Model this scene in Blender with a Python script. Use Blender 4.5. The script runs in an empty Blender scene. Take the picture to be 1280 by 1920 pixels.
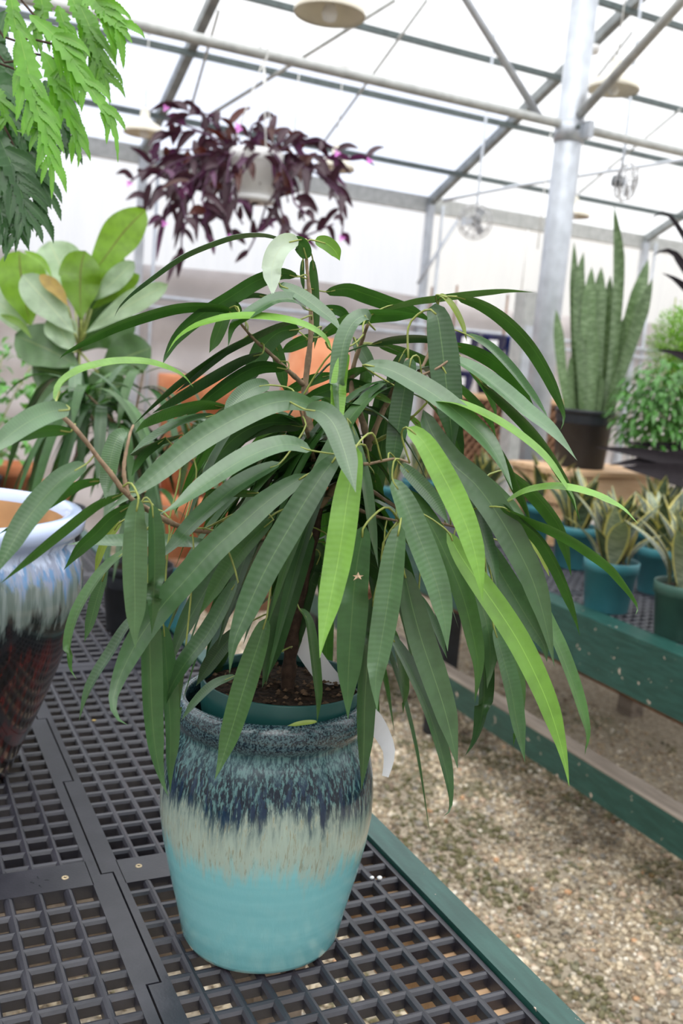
import bpy, math, random
import numpy as np
from mathutils import Matrix, Vector
random.seed(7); rng = np.random.default_rng(7)
S = bpy.context.scene
COL = S.collection
# ------------------------------------------------------------------ camera
F, PIT, YAW, ROLL = 1791.6, .156715, .462566, .0856543      # focal length in pixels of the 1280x1920 frame
HB = .75                                                    # bench top
O = np.array([-.59743, -1.0077, HB + .67026])
cp, sp, cy, sy, cr, sr = math.cos(PIT), math.sin(PIT), math.cos(YAW), math.sin(YAW), math.cos(ROLL), math.sin(ROLL)
W = np.array([sy*cp, cy*cp, -sp]); _rt = np.array([cy, -sy, 0.]); _up = np.cross(_rt, W)
R = cr*_rt + sr*_up; U = -sr*_rt + cr*_up
cam = bpy.data.cameras.new('camera'); co = bpy.data.objects.new('camera', cam); COL.objects.link(co)
co.matrix_world = Matrix(((R[0], U[0], -W[0], O[0]), (R[1], U[1], -W[1], O[1]), (R[2], U[2], -W[2], O[2]), (0, 0, 0, 1)))
cam.sensor_fit = 'VERTICAL'; cam.sensor_height = 36; cam.lens = 36*F/1920
cam.clip_start = .02; cam.clip_end = 300
cam.dof.use_dof = True; cam.dof.focus_distance = .98; cam.dof.aperture_fstop = 6.3
S.camera = co
# ------------------------------------------------------------------ overcast sky and exposure
S.view_settings.view_transform = 'Standard'; S.view_settings.look = 'None'
S.view_settings.gamma = 1; S.view_settings.use_curve_mapping = False
S.view_settings.exposure = 0.68
wd = bpy.data.worlds.new('overcast'); S.world = wd; wd.use_nodes = True
nt = wd.node_tree; bg = nt.nodes['Background']
tc = nt.nodes.new('ShaderNodeTexCoord'); sx = nt.nodes.new('ShaderNodeSeparateXYZ')
mr = nt.nodes.new('ShaderNodeMapRange'); mr.inputs[1].default_value = 0; mr.inputs[2].default_value = 1
mr.inputs[3].default_value = .42; mr.inputs[4].default_value = 2.0     # overcast sky: brighter overhead
nt.links.new(tc.outputs['Generated'], sx.inputs[0]); nt.links.new(sx.outputs[2], mr.inputs[0])
nt.links.new(mr.outputs[0], bg.inputs['Strength']); bg.inputs['Color'].default_value = (.97, .985, 1, 1)
sun = bpy.data.lights.new('veiled_sun', 'SUN'); sun.energy = 1.1; sun.angle = math.radians(50); sun.color = (1, .97, .92)
so = bpy.data.objects.new('veiled_sun', sun); COL.objects.link(so); so.rotation_euler = (math.radians(28), math.radians(-22), 0)

def ray(x, y): return W + R*(x-640)/F + U*(960-y)/F
def onz(x, y, z): d = ray(x, y); return O + d*(z-O[2])/d[2]
def ony(x, y, Y): d = ray(x, y); return O + d*(Y-O[1])/d[1]
def onx(x, y, X): d = ray(x, y); return O + d*(X-O[0])/d[0]
def atd(x, y, t): return O + ray(x, y)*t
def vdep(p): return float((np.asarray(p, float)-O) @ W)
# ------------------------------------------------------------------ object helpers
def link(o, parent=None, label=None, cat=None, group=None, kind=None):
    if o.name not in COL.objects: COL.objects.link(o)
    if parent is not None: o.parent = parent; o.matrix_parent_inverse = parent.matrix_world.inverted()
    if label: o['label'] = label
    if cat: o['category'] = cat
    if group: o['group'] = group
    if kind: o['kind'] = kind
    return o
def empty(name, loc, label=None, cat=None, group=None, kind=None):
    o = bpy.data.objects.new(name, None); o.empty_display_size = .05
    o.location = Vector(loc); o.matrix_world = Matrix.Translation(Vector(loc))
    return link(o, None, label, cat, group, kind)
class MB:
    def __init__(s): s.v = []; s.f = []; s.uv = []; s.m = []; s.sm = []
    def add(s, vs, fs, uvs=None, mi=0, smooth=True):
        b = len(s.v); s.v += [tuple(map(float, v)) for v in vs]
        for i, f in enumerate(fs):
            s.f.append([b+k for k in f]); s.uv.append([uvs[k] for k in f] if uvs is not None else [(0, 0)]*len(f)); s.m.append(mi); s.sm.append(smooth)
        return s
    def box(s, a, b, mi=0):
        (x0, y0, z0), (x1, y1, z1) = a, b
        v = [(x, y, z) for z in (z0, z1) for y in (y0, y1) for x in (x0, x1)]
        return s.add(v, [(0, 2, 3, 1), (4, 5, 7, 6), (0, 1, 5, 4), (2, 6, 7, 3), (0, 4, 6, 2), (1, 3, 7, 5)], mi=mi, smooth=False)
    def obox(s, p, q, w, h, up=(0, 0, 1), mi=0):
        p = np.asarray(p, float); q = np.asarray(q, float); t = q-p; t /= np.linalg.norm(t)
        a = np.cross(t, up); a /= np.linalg.norm(a); b = np.cross(a, t)
        v = [c+a*i*w/2+b*j*h/2 for c in (p, q) for i, j in ((-1, -1), (1, -1), (1, 1), (-1, 1))]
        return s.add(v, [(0, 1, 2, 3), (7, 6, 5, 4), (0, 4, 5, 1), (1, 5, 6, 2), (2, 6, 7, 3), (3, 7, 4, 0)], mi=mi, smooth=False)
    def tube(s, pts, r, seg=8, mi=0, cap=True):
        P = np.asarray(pts, float); n = len(P); rr = np.full(n, r) if np.isscalar(r) else np.asarray(r, float)
        T = np.gradient(P, axis=0); T /= np.linalg.norm(T, axis=1)[:, None]+1e-12
        a = np.cross(T[0], (0, 0, 1)); a = a if np.linalg.norm(a) > 1e-3 else np.cross(T[0], (1, 0, 0)); a /= np.linalg.norm(a)
        vs = []
        for i in range(n):
            a = a - T[i]*(a@T[i]); a /= np.linalg.norm(a); b = np.cross(T[i], a)
            for k in range(seg):
                g = 2*math.pi*k/seg; vs.append(P[i]+rr[i]*(a*math.cos(g)+b*math.sin(g)))
        fs = [(i*seg+k, i*seg+(k+1) % seg, (i+1)*seg+(k+1) % seg, (i+1)*seg+k) for i in range(n-1) for k in range(seg)]
        if cap: fs += [tuple(range(seg))[::-1], tuple((n-1)*seg+k for k in range(seg))]
        return s.add(vs, fs, mi=mi)
    def lathe(s, prof, seg=40, c=(0, 0, 0), mi=0, wob=None):
        vs = []; n = len(prof)
        for r, z in prof:
            for k in range(seg):
                g = 2*math.pi*k/seg; q = r*(1+(wob(g, z) if wob else 0))
                vs.append((c[0]+q*math.cos(g), c[1]+q*math.sin(g), c[2]+z))
        fs = [(i*seg+k, i*seg+(k+1) % seg, (i+1)*seg+(k+1) % seg, (i+1)*seg+k) for i in range(n-1) for k in range(seg)]
        return s.add(vs, fs, mi=mi)
    def mesh(s, name, mats):
        me = bpy.data.meshes.new(name); me.from_pydata(s.v, [], s.f)
        for m in (mats if isinstance(mats, (list, tuple)) else [mats]): me.materials.append(m)
        me.polygons.foreach_set('material_index', s.m); me.polygons.foreach_set('use_smooth', s.sm)
        ul = me.uv_layers.new(name='UVMap'); ul.data.foreach_set('uv', [c for f in s.uv for p in f for c in p]); me.update()
        return me
    def build(s, name, mats, parent=None, loc=None, **k):
        o = bpy.data.objects.new(name, s.mesh(name, mats))
        if loc is not None: o.location = Vector(loc); o.matrix_world = Matrix.Translation(Vector(loc))
        return link(o, parent, **k)
def copy_tree(src, loc, rz=0, label=None, name=None):
    r = src.copy(); COL.objects.link(r); r.location = Vector(loc); r.rotation_euler = (0, 0, rz)
    if label: r['label'] = label
    for ch in src.children:
        c = ch.copy(); COL.objects.link(c); c.parent = r
        for g in ch.children:
            d = g.copy(); COL.objects.link(d); d.parent = c
    return r
def spline(P, n):
    P = np.asarray(P, float)
    if len(P) == 2: return P[0]+(P[1]-P[0])*np.linspace(0, 1, n)[:, None]
    Q = np.vstack([2*P[0]-P[1], P, 2*P[-1]-P[-2]]); seg = len(P)-1
    L = np.concatenate([[0], np.cumsum(np.linalg.norm(np.diff(P, axis=0), axis=1))]); L /= L[-1]
    out = []
    for s in np.linspace(0, 1, n):
        i = min(int(np.searchsorted(L, s, 'right')-1), seg-1); u = (s-L[i])/(L[i+1]-L[i]+1e-12)
        a, b, c, d = Q[i], Q[i+1], Q[i+2], Q[i+3]
        out.append(.5*((2*b)+(-a+c)*u+(2*a-5*b+4*c-d)*u*u+(-a+3*b-3*c+d)*u**3))
    return np.array(out)
# ------------------------------------------------------------------ material helpers
class NT:
    def __init__(s, name):
        s.m = bpy.data.materials.new(name); s.m.use_nodes = True; s.t = s.m.node_tree; s.b = s.t.nodes['Principled BSDF']; s.out = s.t.nodes['Material Output']
    def n(s, kind, **k):
        x = s.t.nodes.new('ShaderNode'+kind)
        for a, b in k.items(): setattr(x, a, b)
        return x
    def l(s, a, b): s.t.links.new(a, b)
    def val(s, x, i):
        if isinstance(i, (int, float)): x.default_value = i
        elif isinstance(i, tuple): x.default_value = i if len(i) == 4 or x.type != 'RGBA' else (*i, 1)
        else: s.l(i, x)
    def math(s, op, a, b=0., c=None, clamp=False):
        x = s.n('Math', operation=op, use_clamp=clamp); s.val(x.inputs[0], a); s.val(x.inputs[1], b)
        if c is not None: s.val(x.inputs[2], c)
        return x.outputs[0]
    def mix(s, f, a, b, mode='MIX'):
        x = s.n('Mix', data_type='RGBA', blend_type=mode); s.val(x.inputs[0], f); s.val(x.inputs[6], a); s.val(x.inputs[7], b); return x.outputs[2]
    def mr(s, v, a, b, c=0., d=1., smooth=True):
        x = s.n('MapRange', interpolation_type='SMOOTHSTEP' if smooth else 'LINEAR')
        for i, q in enumerate((v, a, b, c, d)): s.val(x.inputs[i], q)
        return x.outputs[0]
    def co(s, which='Object', scale=(1, 1, 1)):
        t = s.n('TexCoord'); m = s.n('Mapping'); s.l(t.outputs[which], m.inputs[0]); m.inputs['Scale'].default_value = scale; return m.outputs[0]
    def noise(s, vec, scale, detail=3, rough=.5):
        x = s.n('TexNoise'); s.l(vec, x.inputs['Vector']); x.inputs['Scale'].default_value = scale; x.inputs['Detail'].default_value = detail; x.inputs['Roughness'].default_value = rough; return x.outputs[0]
    def xyz(s, vec): x = s.n('SeparateXYZ'); s.l(vec, x.inputs[0]); return x.outputs
    def bump(s, h, d=.01, st=.4): x = s.n('Bump'); s.l(h, x.inputs['Height']); x.inputs['Distance'].default_value = d; x.inputs['Strength'].default_value = st; s.l(x.outputs[0], s.b.inputs['Normal'])
    def fin(s, col=None, rough=.5, metal=0, spec=.5):
        if col is not None: s.val(s.b.inputs['Base Color'], col if not isinstance(col, tuple) else (*col[:3], 1))
        s.val(s.b.inputs['Roughness'], rough); s.b.inputs['Metallic'].default_value = metal; s.b.inputs['Specular IOR Level'].default_value = spec; return s.m
def plain(name, col, rough=.5, metal=0, var=.12, scale=30, spec=.5, bump=0):
    t = NT(name); n = t.noise(t.co(), scale); f = t.mr(n, .3, .7)
    c = t.mix(f, tuple(q*(1-var) for q in col)+(1,), tuple(min(1, q*(1+var)) for q in col)+(1,))
    if bump: t.bump(n, bump, .5)
    return t.fin(c, rough, metal, spec)
def leafmat(name, base, rib, rough=.36, trans=.16, tcol=None, veins=0., edge=None, bands=None, spec=.5, ribw=.05):
    t = NT(name); uv = t.co('UV'); X = t.xyz(uv); oi = t.n('ObjectInfo')
    a = t.math('ABSOLUTE', t.math('SUBTRACT', t.math('MULTIPLY', X[0], 2.), 1.))
    v = t.mr(oi.outputs['Random'], 0, 1, .82, 1.2, False)
    n = t.noise(t.co('Object'), 45, 3)
    c = t.mix(t.mr(n, .35, .7), tuple(base)+(1,), tuple(q*.8 for q in base)+(1,))
    if bands:
        w = t.noise(t.co('UV', (1.1, 40, 1)), 1., 2); c = t.mix(t.mr(w, .46, .62), c, tuple(bands)+(1,))
    c = t.mix(1., c, v, 'MULTIPLY')
    c = t.mix(t.mr(a, ribw, ribw*.35), c, tuple(rib)+(1,))
    if edge: c = t.mix(t.mr(a, edge[3], edge[3]+.1), c, tuple(edge[:3])+(1,))
    if veins:
        w = t.math('SINE', t.math('MULTIPLY', t.math('ADD', X[1], t.math('MULTIPLY', a, -.012)), 210.)); t.bump(t.math('MULTIPLY', w, .5), .0006, veins*.35)
    t.fin(c, rough, 0, spec)
    tr = t.n('BsdfTranslucent'); t.l(t.mix(1., c, tuple(tcol or (1.3, 1.5, .6))+(1,), 'MULTIPLY'), tr.inputs[0])
    ms = t.n('MixShader'); ms.inputs[0].default_value = trans; t.l(t.b.outputs[0], ms.inputs[1]); t.l(tr.outputs[0], ms.inputs[2]); t.l(ms.outputs[0], t.out.inputs[0])
    return t.m
M = {}
M['galv'] = plain('galvanised_steel', (.49, .52, .57), .42, .35, .10, 14)
M['tube'] = plain('aged_steel_tube', (.44, .45, .44), .5, .25, .12, 20)
M['tubedark'] = plain('dark_steel_tube', (.10, .125, .125), .5, .2, .15, 20)
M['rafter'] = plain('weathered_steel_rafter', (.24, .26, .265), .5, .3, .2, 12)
M['cream'] = plain('cream_enamel', (.78, .73, .62), .35, 0, .05, 10)
M['white'] = plain('white_plastic', (.82, .82, .82), .4, 0, .04, 15)
M['cord'] = plain('white_cord', (.75, .75, .73), .6)
M['navy'] = plain('navy_glaze', (.018, .02, .075), .2, 0, .3, 8)
M['cobalt'] = plain('cobalt_glaze', (.01, .035, .25), .2, 0, .2, 8)
M['black'] = plain('black_plastic', (.017, .020, .026), .5, 0, .2, 20)
M['teal'] = plain('teal_plastic', (.035, .17, .20), .42, 0, .12, 9)
M['greenpot'] = plain('dark_green_plastic', (.012, .075, .07), .38, 0, .1, 12)
M['olivepot'] = plain('olive_green_plastic', (.03, .085, .065), .5, 0, .2, 12)
M['soil'] = plain('potting_soil', (.026, .016, .010), .95, 0, .7, 160, .2, .01)
M['perlite'] = plain('bark_and_perlite', (.10, .062, .038), .9, 0, .6, 90, .2)
M['bark'] = plain('young_bark', (.27, .19, .125), .75, 0, .25, 120, .3, .002)
M['barkdark'] = plain('dark_bark', (.055, .032, .022), .8, 0, .35, 120, .3, .003)
M['petiole'] = plain('petiole_green', (.25, .29, .07), .5, 0, .2, 60)
M['paper'] = plain('white_tag', (.92, .92, .95), .55, 0, .03, 5)
M['brass'] = plain('brass_eyelet', (.42, .34, .22), .5, .5, .15, 50)
M['pink'] = plain('pink_petal', (.85, .25, .80), .6)
M['fabric'] = plain('grey_fabric', (.52, .48, .475), .85, 0, .12, 3)
M['tablegrey'] = plain('grey_wood', (.36, .33, .30), .8, 0, .25, 12)
M['cage'] = plain('wire_cage', (.55, .55, .56), .4, .5)
M['motor'] = plain('motor_housing', (.10, .11, .12), .5)
M['drybit'] = plain('dried_scrap', (.58, .40, .28), .8)
M['yellowtip'] = plain('dry_leaf', (.42, .30, .09), .7)
def m_terracotta():
    t = NT('terracotta'); n = t.noise(t.co(), 7, 4); c = t.mix(t.mr(n, .3, .7), (.50, .17, .075, 1), (.62, .27, .14, 1)); return t.fin(c, .75, 0, .25)
M['terra'] = m_terracotta()
def m_wood(name, a, b, sc=(30, 30, 3)):
    t = NT(name); n = t.noise(t.co('Object', sc), 1.2, 5, .6); c = t.mix(t.mr(n, .3, .7), tuple(a)+(1,), tuple(b)+(1,)); t.bump(n, .002, .3); return t.fin(c, .7, 0, .3)
M['wood'] = m_wood('pale_wood', (.50, .30, .16), (.66, .45, .28), (3, 30, 30))
M['woodbrown'] = m_wood('brown_wood', (.12, .06, .035), (.26, .14, .08), (9, 9, 9))
M['weathered'] = m_wood('weathered_wood', (.17, .14, .115), (.33, .28, .235), (20, 2, 20))
def m_paint():
    t = NT('green_painted_wood'); v = t.co(); n1 = t.noise(v, 38, 4, .6); n2 = t.noise(t.co('Object', (60, 9, 60)), 1.5, 3)
    c = t.mix(t.mr(n2, .3, .75), (.010, .050, .040, 1), (.020, .078, .064, 1))
    c = t.mix(t.mr(n1, .675, .69), c, (.55, .42, .34, 1)); t.bump(n1, .002, .2); return t.fin(c, .38, 0, .5)
M['paint'] = m_paint()
def m_grid():
    t = NT('dark_plastic_grating'); n = t.noise(t.co(), 22, 4, .6); c = t.mix(t.mr(n, .35, .75), (.015, .0152, .022, 1), (.028, .0275, .037, 1))
    n2 = t.noise(t.co(), 300, 2); t.bump(n2, .0006, .3); return t.fin(c, .40, 0, .65)
M['grid'] = m_grid()
def m_glaze():
    t = NT('turquoise_drip_glaze'); P = t.co(); z = t.xyz(P)[2]
    st = t.noise(t.co('Object', (130, 130, 14)), 1., 4, .65); st2 = t.noise(t.co('Object', (330, 330, 52)), 1., 4, .65); big = t.noise(t.co('Object', (14, 14, 3)), 1., 2)
    sp_ = t.noise(P, 420, 2, .7)
    zz = t.math('ADD', z, t.math('MULTIPLY', t.math('SUBTRACT', st, .5), .085)); zz = t.math('ADD', zz, t.math('MULTIPLY', t.math('SUBTRACT', big, .5), .07))
    ring = t.noise(t.co('Object', (1, 1, 60)), 1., 2)
    c = t.mix(t.mr(ring, .3, .7), (.185, .475, .50, 1), (.225, .53, .55, 1))
    cream = t.mix(t.mr(st2, .50, .72), (.35, .43, .36, 1), (.25, .25, .17, 1))
    c = t.mix(t.mr(zz, .112, .150), c, cream)
    blue = t.mix(t.mr(st2, .47, .60), (.003, .012, .024, 1), (.085, .185, .185, 1))
    blue = t.mix(t.mr(st, .50, .57, 0, .9), blue, (.006, .022, .055, 1))
    flk = t.math('MULTIPLY', t.mr(zz, .150, .215), t.mr(st2, .62, .47)); c = t.mix(flk, c, (.05, .09, .10, 1)); c = t.mix(t.mr(zz, .180, .212), c, blue)
    sh = t.mix(t.mr(st2, .40, .60), (.018, .055, .07, 1), (.10, .20, .20, 1)); c = t.mix(t.mr(zz, .225, .262), c, sh)
    lip = t.mix(t.mr(sp_, .42, .58), (.006, .018, .03, 1), (.075, .135, .15, 1)); c = t.mix(t.mr(z, .258, .268), c, lip)
    c = t.mix(t.mr(z, .005, .002), c, (.48, .29, .19, 1))
    t.bump(t.math('ADD', t.math('MULTIPLY', st2, .6), t.math('MULTIPLY', ring, .4)), .0016, .35)
    t.b.inputs['Coat Weight'].default_value = .35; t.b.inputs['Coat Roughness'].default_value = .03; t.b.inputs['Coat IOR'].default_value = 1.5
    return t.fin(c, .14, 0, .5)
M['glaze'] = m_glaze()
def m_glaze2():
    t = NT('blue_over_oxblood_glaze'); P = t.co(); z = t.xyz(P)[2]
    st = t.noise(t.co('Object', (42, 42, 4)), 1., 4, .6); st2 = t.noise(t.co('Object', (90, 90, 6)), 1., 3, .6)
    zz = t.math('ADD', z, t.math('MULTIPLY', t.math('SUBTRACT', st, .5), .16))
    low = t.mix(t.mr(st2, .48, .62), (.010, .008, .008, 1), (.085, .012, .010, 1))
    c = t.mix(t.mr(zz, .215, .262), low, (.006, .008, .010, 1))
    mid = t.mix(t.mr(st2, .40, .60), (.20, .24, .23, 1), (.115, .15, .135, 1)); c = t.mix(t.mr(zz, .258, .285), c, mid)
    bl = t.mix(t.mr(st2, .42, .62), (.24, .28, .40, 1), (.10, .24, .46, 1)); c = t.mix(t.mr(zz, .315, .345), c, bl)
    c = t.mix(t.mr(zz, .352, .372), c, (.50, .58, .76, 1))
    c = t.mix(t.mr(z, .370, .380), c, (.45, .53, .74, 1)); t.bump(st2, .001, .1)
    t.b.inputs['Coat Weight'].default_value = .5; t.b.inputs['Coat Roughness'].default_value = .05
    return t.fin(c, .2)
M['glaze2'] = m_glaze2()
M['clayin'] = plain('bare_clay', (.56, .34, .17), .8, 0, .25, 9)
def m_ground():
    t = NT('gravel_ground'); P = t.co(); v = t.n('TexVoronoi'); t.l(P, v.inputs['Vector']); v.inputs['Scale'].default_value = 75
    big = t.noise(P, 2.6, 4, .6)
    h = t.n('SeparateColor'); t.l(v.outputs['Color'], h.inputs[0])
    c = t.mix(h.outputs[0], (.20, .155, .11, 1), (.42, .35, .26, 1)); c = t.mix(t.math('MULTIPLY', h.outputs[1], .5), c, (.40, .36, .29, 1))
    c = t.mix(t.mr(big, .54, .68, 0, .55), c, (.075, .085, .030, 1)); c = t.mix(t.mr(t.noise(P, 1.3, 3), .55, .75, 0, .5), c, (.11, .085, .06, 1))
    t.bump(v.outputs['Distance'], .01, .5); return t.fin(c, .95, 0, .15)
M['ground'] = m_ground()
def m_pebble():
    t = NT('pebble'); a = t.n('Attribute', attribute_name='stone'); n = t.noise(t.co(), 300, 2); c = t.mix(t.mr(n, .3, .7), a.outputs['Color'], t.mix(1., a.outputs['Color'], (.75, .72, .68, 1), 'MULTIPLY')); return t.fin(c, .85, 0, .25)
M['pebble'] = m_pebble()
def m_film(name, col, tr, flute):
    t = NT(name); a = t.n('BsdfTransparent'); a.inputs[0].default_value = (*col, 1); b = t.n('BsdfTranslucent'); b.inputs[0].default_value = (*col, 1)
    n = t.noise(t.co('Object', flute), 1., 3); f = t.mr(n, .3, .7, max(0, tr-.08), tr+.08)
    m = t.n('MixShader'); t.l(f, m.inputs[0]); t.l(b.outputs[0], m.inputs[1]); t.l(a.outputs[0], m.inputs[2]); t.l(m.outputs[0], t.out.inputs[0]); return t.m
M['roof'] = m_film('roof_film', (.97, .975, .98), .72, (.6, 1.5, .6))
M['wallfilm'] = m_film('wall_polycarbonate', (.92, .94, 1.), .55, (7, 1, .8))
M['roofdiff'] = m_film('grey_roof_sheet', (.52, .55, .63), .12, (.5, .8, .5))  # greyer, less see-through film for the lower-left bays
M['wallclear'] = m_film('clear_wall_film', (1., .985, .965), .66, (7, 1, .8))
M['walldim'] = m_film('dimmed_wall_film', (.55, .57, .57), .5, (7, 1, .8))  # dimmed film for unseen left and front walls, added to cut sideways light
# leaf kinds of the fig: dark, under (dark, seen from beneath), mid, lime, pale and white (sky sheen put into the colour)
K = {'D': leafmat('fig_leaf_dark', (.038, .098, .031), (.075, .145, .048), .32, .10, veins=.25),
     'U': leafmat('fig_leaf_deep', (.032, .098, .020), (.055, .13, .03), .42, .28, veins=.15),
     'M': leafmat('fig_leaf_mid', (.052, .135, .030), (.08, .175, .04), .38, .18, veins=.25),
     'L': leafmat('fig_leaf_new', (.175, .36, .055), (.23, .43, .07), .40, .25, veins=.3),
     'P': leafmat('fig_leaf_sheen', (.070, .148, .060), (.11, .195, .08), .30, .12, veins=.3, spec=.8),
     'W': leafmat('fig_leaf_white_sheen', (.38, .46, .36), (.42, .50, .36), .35, .2),
     'O': leafmat('fig_bud', (.20, .27, .05), (.28, .34, .09), .45, .2)}
K2 = {'fid': leafmat('fiddle_leaf', (.165, .31, .030), (.12, .11, .025), .42, .38, (1.5, 1.6, .4), ribw=.05),
      'fidp': leafmat('fiddle_leaf_pale', (.26, .37, .22), (.34, .42, .24), .35, .2, spec=.8),
      'fidd': leafmat('fiddle_leaf_dark', (.055, .125, .035), (.12, .19, .06), .36, .15),
      'brown': leafmat('fiddle_leaf_brown', (.30, .20, .035), (.24, .13, .03), .5, .2),
      'ara': leafmat('jagged_leaf', (.12, .32, .025), (.22, .40, .06), .38, .30, (1.3, 1.5, .4), spec=.5),
      'arad': leafmat('jagged_leaf_dark', (.034, .115, .028), (.09, .20, .06), .36, .2, spec=.6),
      'pur': leafmat('purple_leaf', (.052, .018, .030), (.08, .03, .05), .42, .18, (1.4, .7, 1.2)),
      'pur2': leafmat('violet_leaf', (.105, .030, .085), (.15, .05, .12), .45, .25, (1.4, .7, 1.2)),
      'pur3': leafmat('rust_leaf', (.085, .024, .018), (.12, .04, .03), .45, .25, (1.5, .7, .6)),
      'snake': leafmat('banded_sword_leaf', (.075, .135, .045), (.08, .14, .05), .40, .06, bands=(.135, .205, .095), ribw=.02),
      'sans': leafmat('variegated_leaf', (.040, .062, .030), (.04, .06, .03), .38, .08, edge=(.55, .47, .12, .74), bands=(.11, .15, .085), ribw=.02),
      'sansp': leafmat('silver_variegated_leaf', (.17, .21, .14), (.17, .21, .14), .38, .08, edge=(.55, .50, .17, .78), bands=(.27, .31, .22), ribw=.02),
      'blk': leafmat('near_black_leaf', (.016, .012, .015), (.02, .016, .019), .6, .05, (1, .8, 1), spec=.15),
      'bush': leafmat('shrub_leaf', (.085, .25, .045), (.12, .3, .07), .4, .22),
      'fern': leafmat('fern_needle', (.25, .46, .06), (.3, .5, .1), .5, .3),
      'herb': leafmat('herb_leaf', (.12, .33, .07), (.2, .42, .1), .42, .25)}
# ------------------------------------------------------------------ leaf builder
UPV = np.array([0, 0, 1.])
def prof_fig(s):
    s = np.clip(s, 0, 1); a = s**.42*(1-s)**.6/.5002; b_ = .75**.42*.25**.6/.5002*(np.clip(1-s, 0, 1)/.25)**1.1
    return np.where(s < .75, a, b_)
def prof_obov(s): return np.clip(np.sin(np.pi*np.clip(s, 0, 1)**1.55), 0, 1)**.62
def prof_lance(s): return np.sin(np.pi*np.clip(s, 0, 1)**.8)**.9
def prof_sharp(s): return (np.clip(s, 0, 1)**.5*np.clip(1-s, 0, 1)**.95)/.4385
def prof_sword(s): return np.clip(.72+.45*s, 0, 1)*np.clip((1-s)*4.2, 0, 1)**.7
def leaf(C, wid, prof, mats, name='leaf', parent=None, tilt=.35, under=False, fold=.22, seg=22, pet=None, petr=.0011, view=True, wave=0., teeth=None, mb=None, nref=None):
    """blade along the 3-D points C (base to tip), full width wid (m); tilt = roll of the face away from the viewer, upwards"""
    C = spline(C, seg+1); n = seg+1; T = np.gradient(C, axis=0); T /= np.linalg.norm(T, axis=1)[:, None]+1e-12
    sv = np.linspace(0, 1, n); w = wid/2*prof(sv); own = mb is None; mb = mb or MB()
    us = (-1, -.55, 0, .55, 1); vs = []; uv = []; pS = None
    for i in range(n):
        V = (O-C[i]) if view else (nref if nref is not None else UPV); V = V/np.linalg.norm(V)
        V = V-T[i]*(V@T[i]); V /= np.linalg.norm(V)+1e-9; B = np.cross(T[i], V)
        if B[2] < 0: B = -B
        if pS is not None and not view: pass
        th = -tilt if under else tilt
        N = V*math.cos(th)+B*math.sin(th); Sd = np.cross(T[i], N); Sd /= np.linalg.norm(Sd)+1e-9
        wob = wave*wid*math.sin(sv[i]*17+wid*900)
        for u in us:
            ww = w[i]
            if teeth is not None and abs(u) == 1: ww = w[i]*teeth(sv[i], u)
            elif teeth is not None: ww = w[i]*min(1, teeth(sv[i], math.copysign(1, u))*1.02)
            vs.append(C[i]+Sd*u*ww+N*(abs(u)*w[i]*fold+(wob*u if wave else 0))); uv.append(((u+1)/2, sv[i]))
    fs = [(i*5+k, i*5+k+1, (i+1)*5+k+1, (i+1)*5+k) for i in range(seg) for k in range(4)]
    mb.add(vs, fs, uv, 0)
    if pet is not None: mb.tube(pet, petr, 6, mi=1)
    if own: return mb.build(name, mats if isinstance(mats, list) else [mats, M['petiole']], parent)
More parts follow.
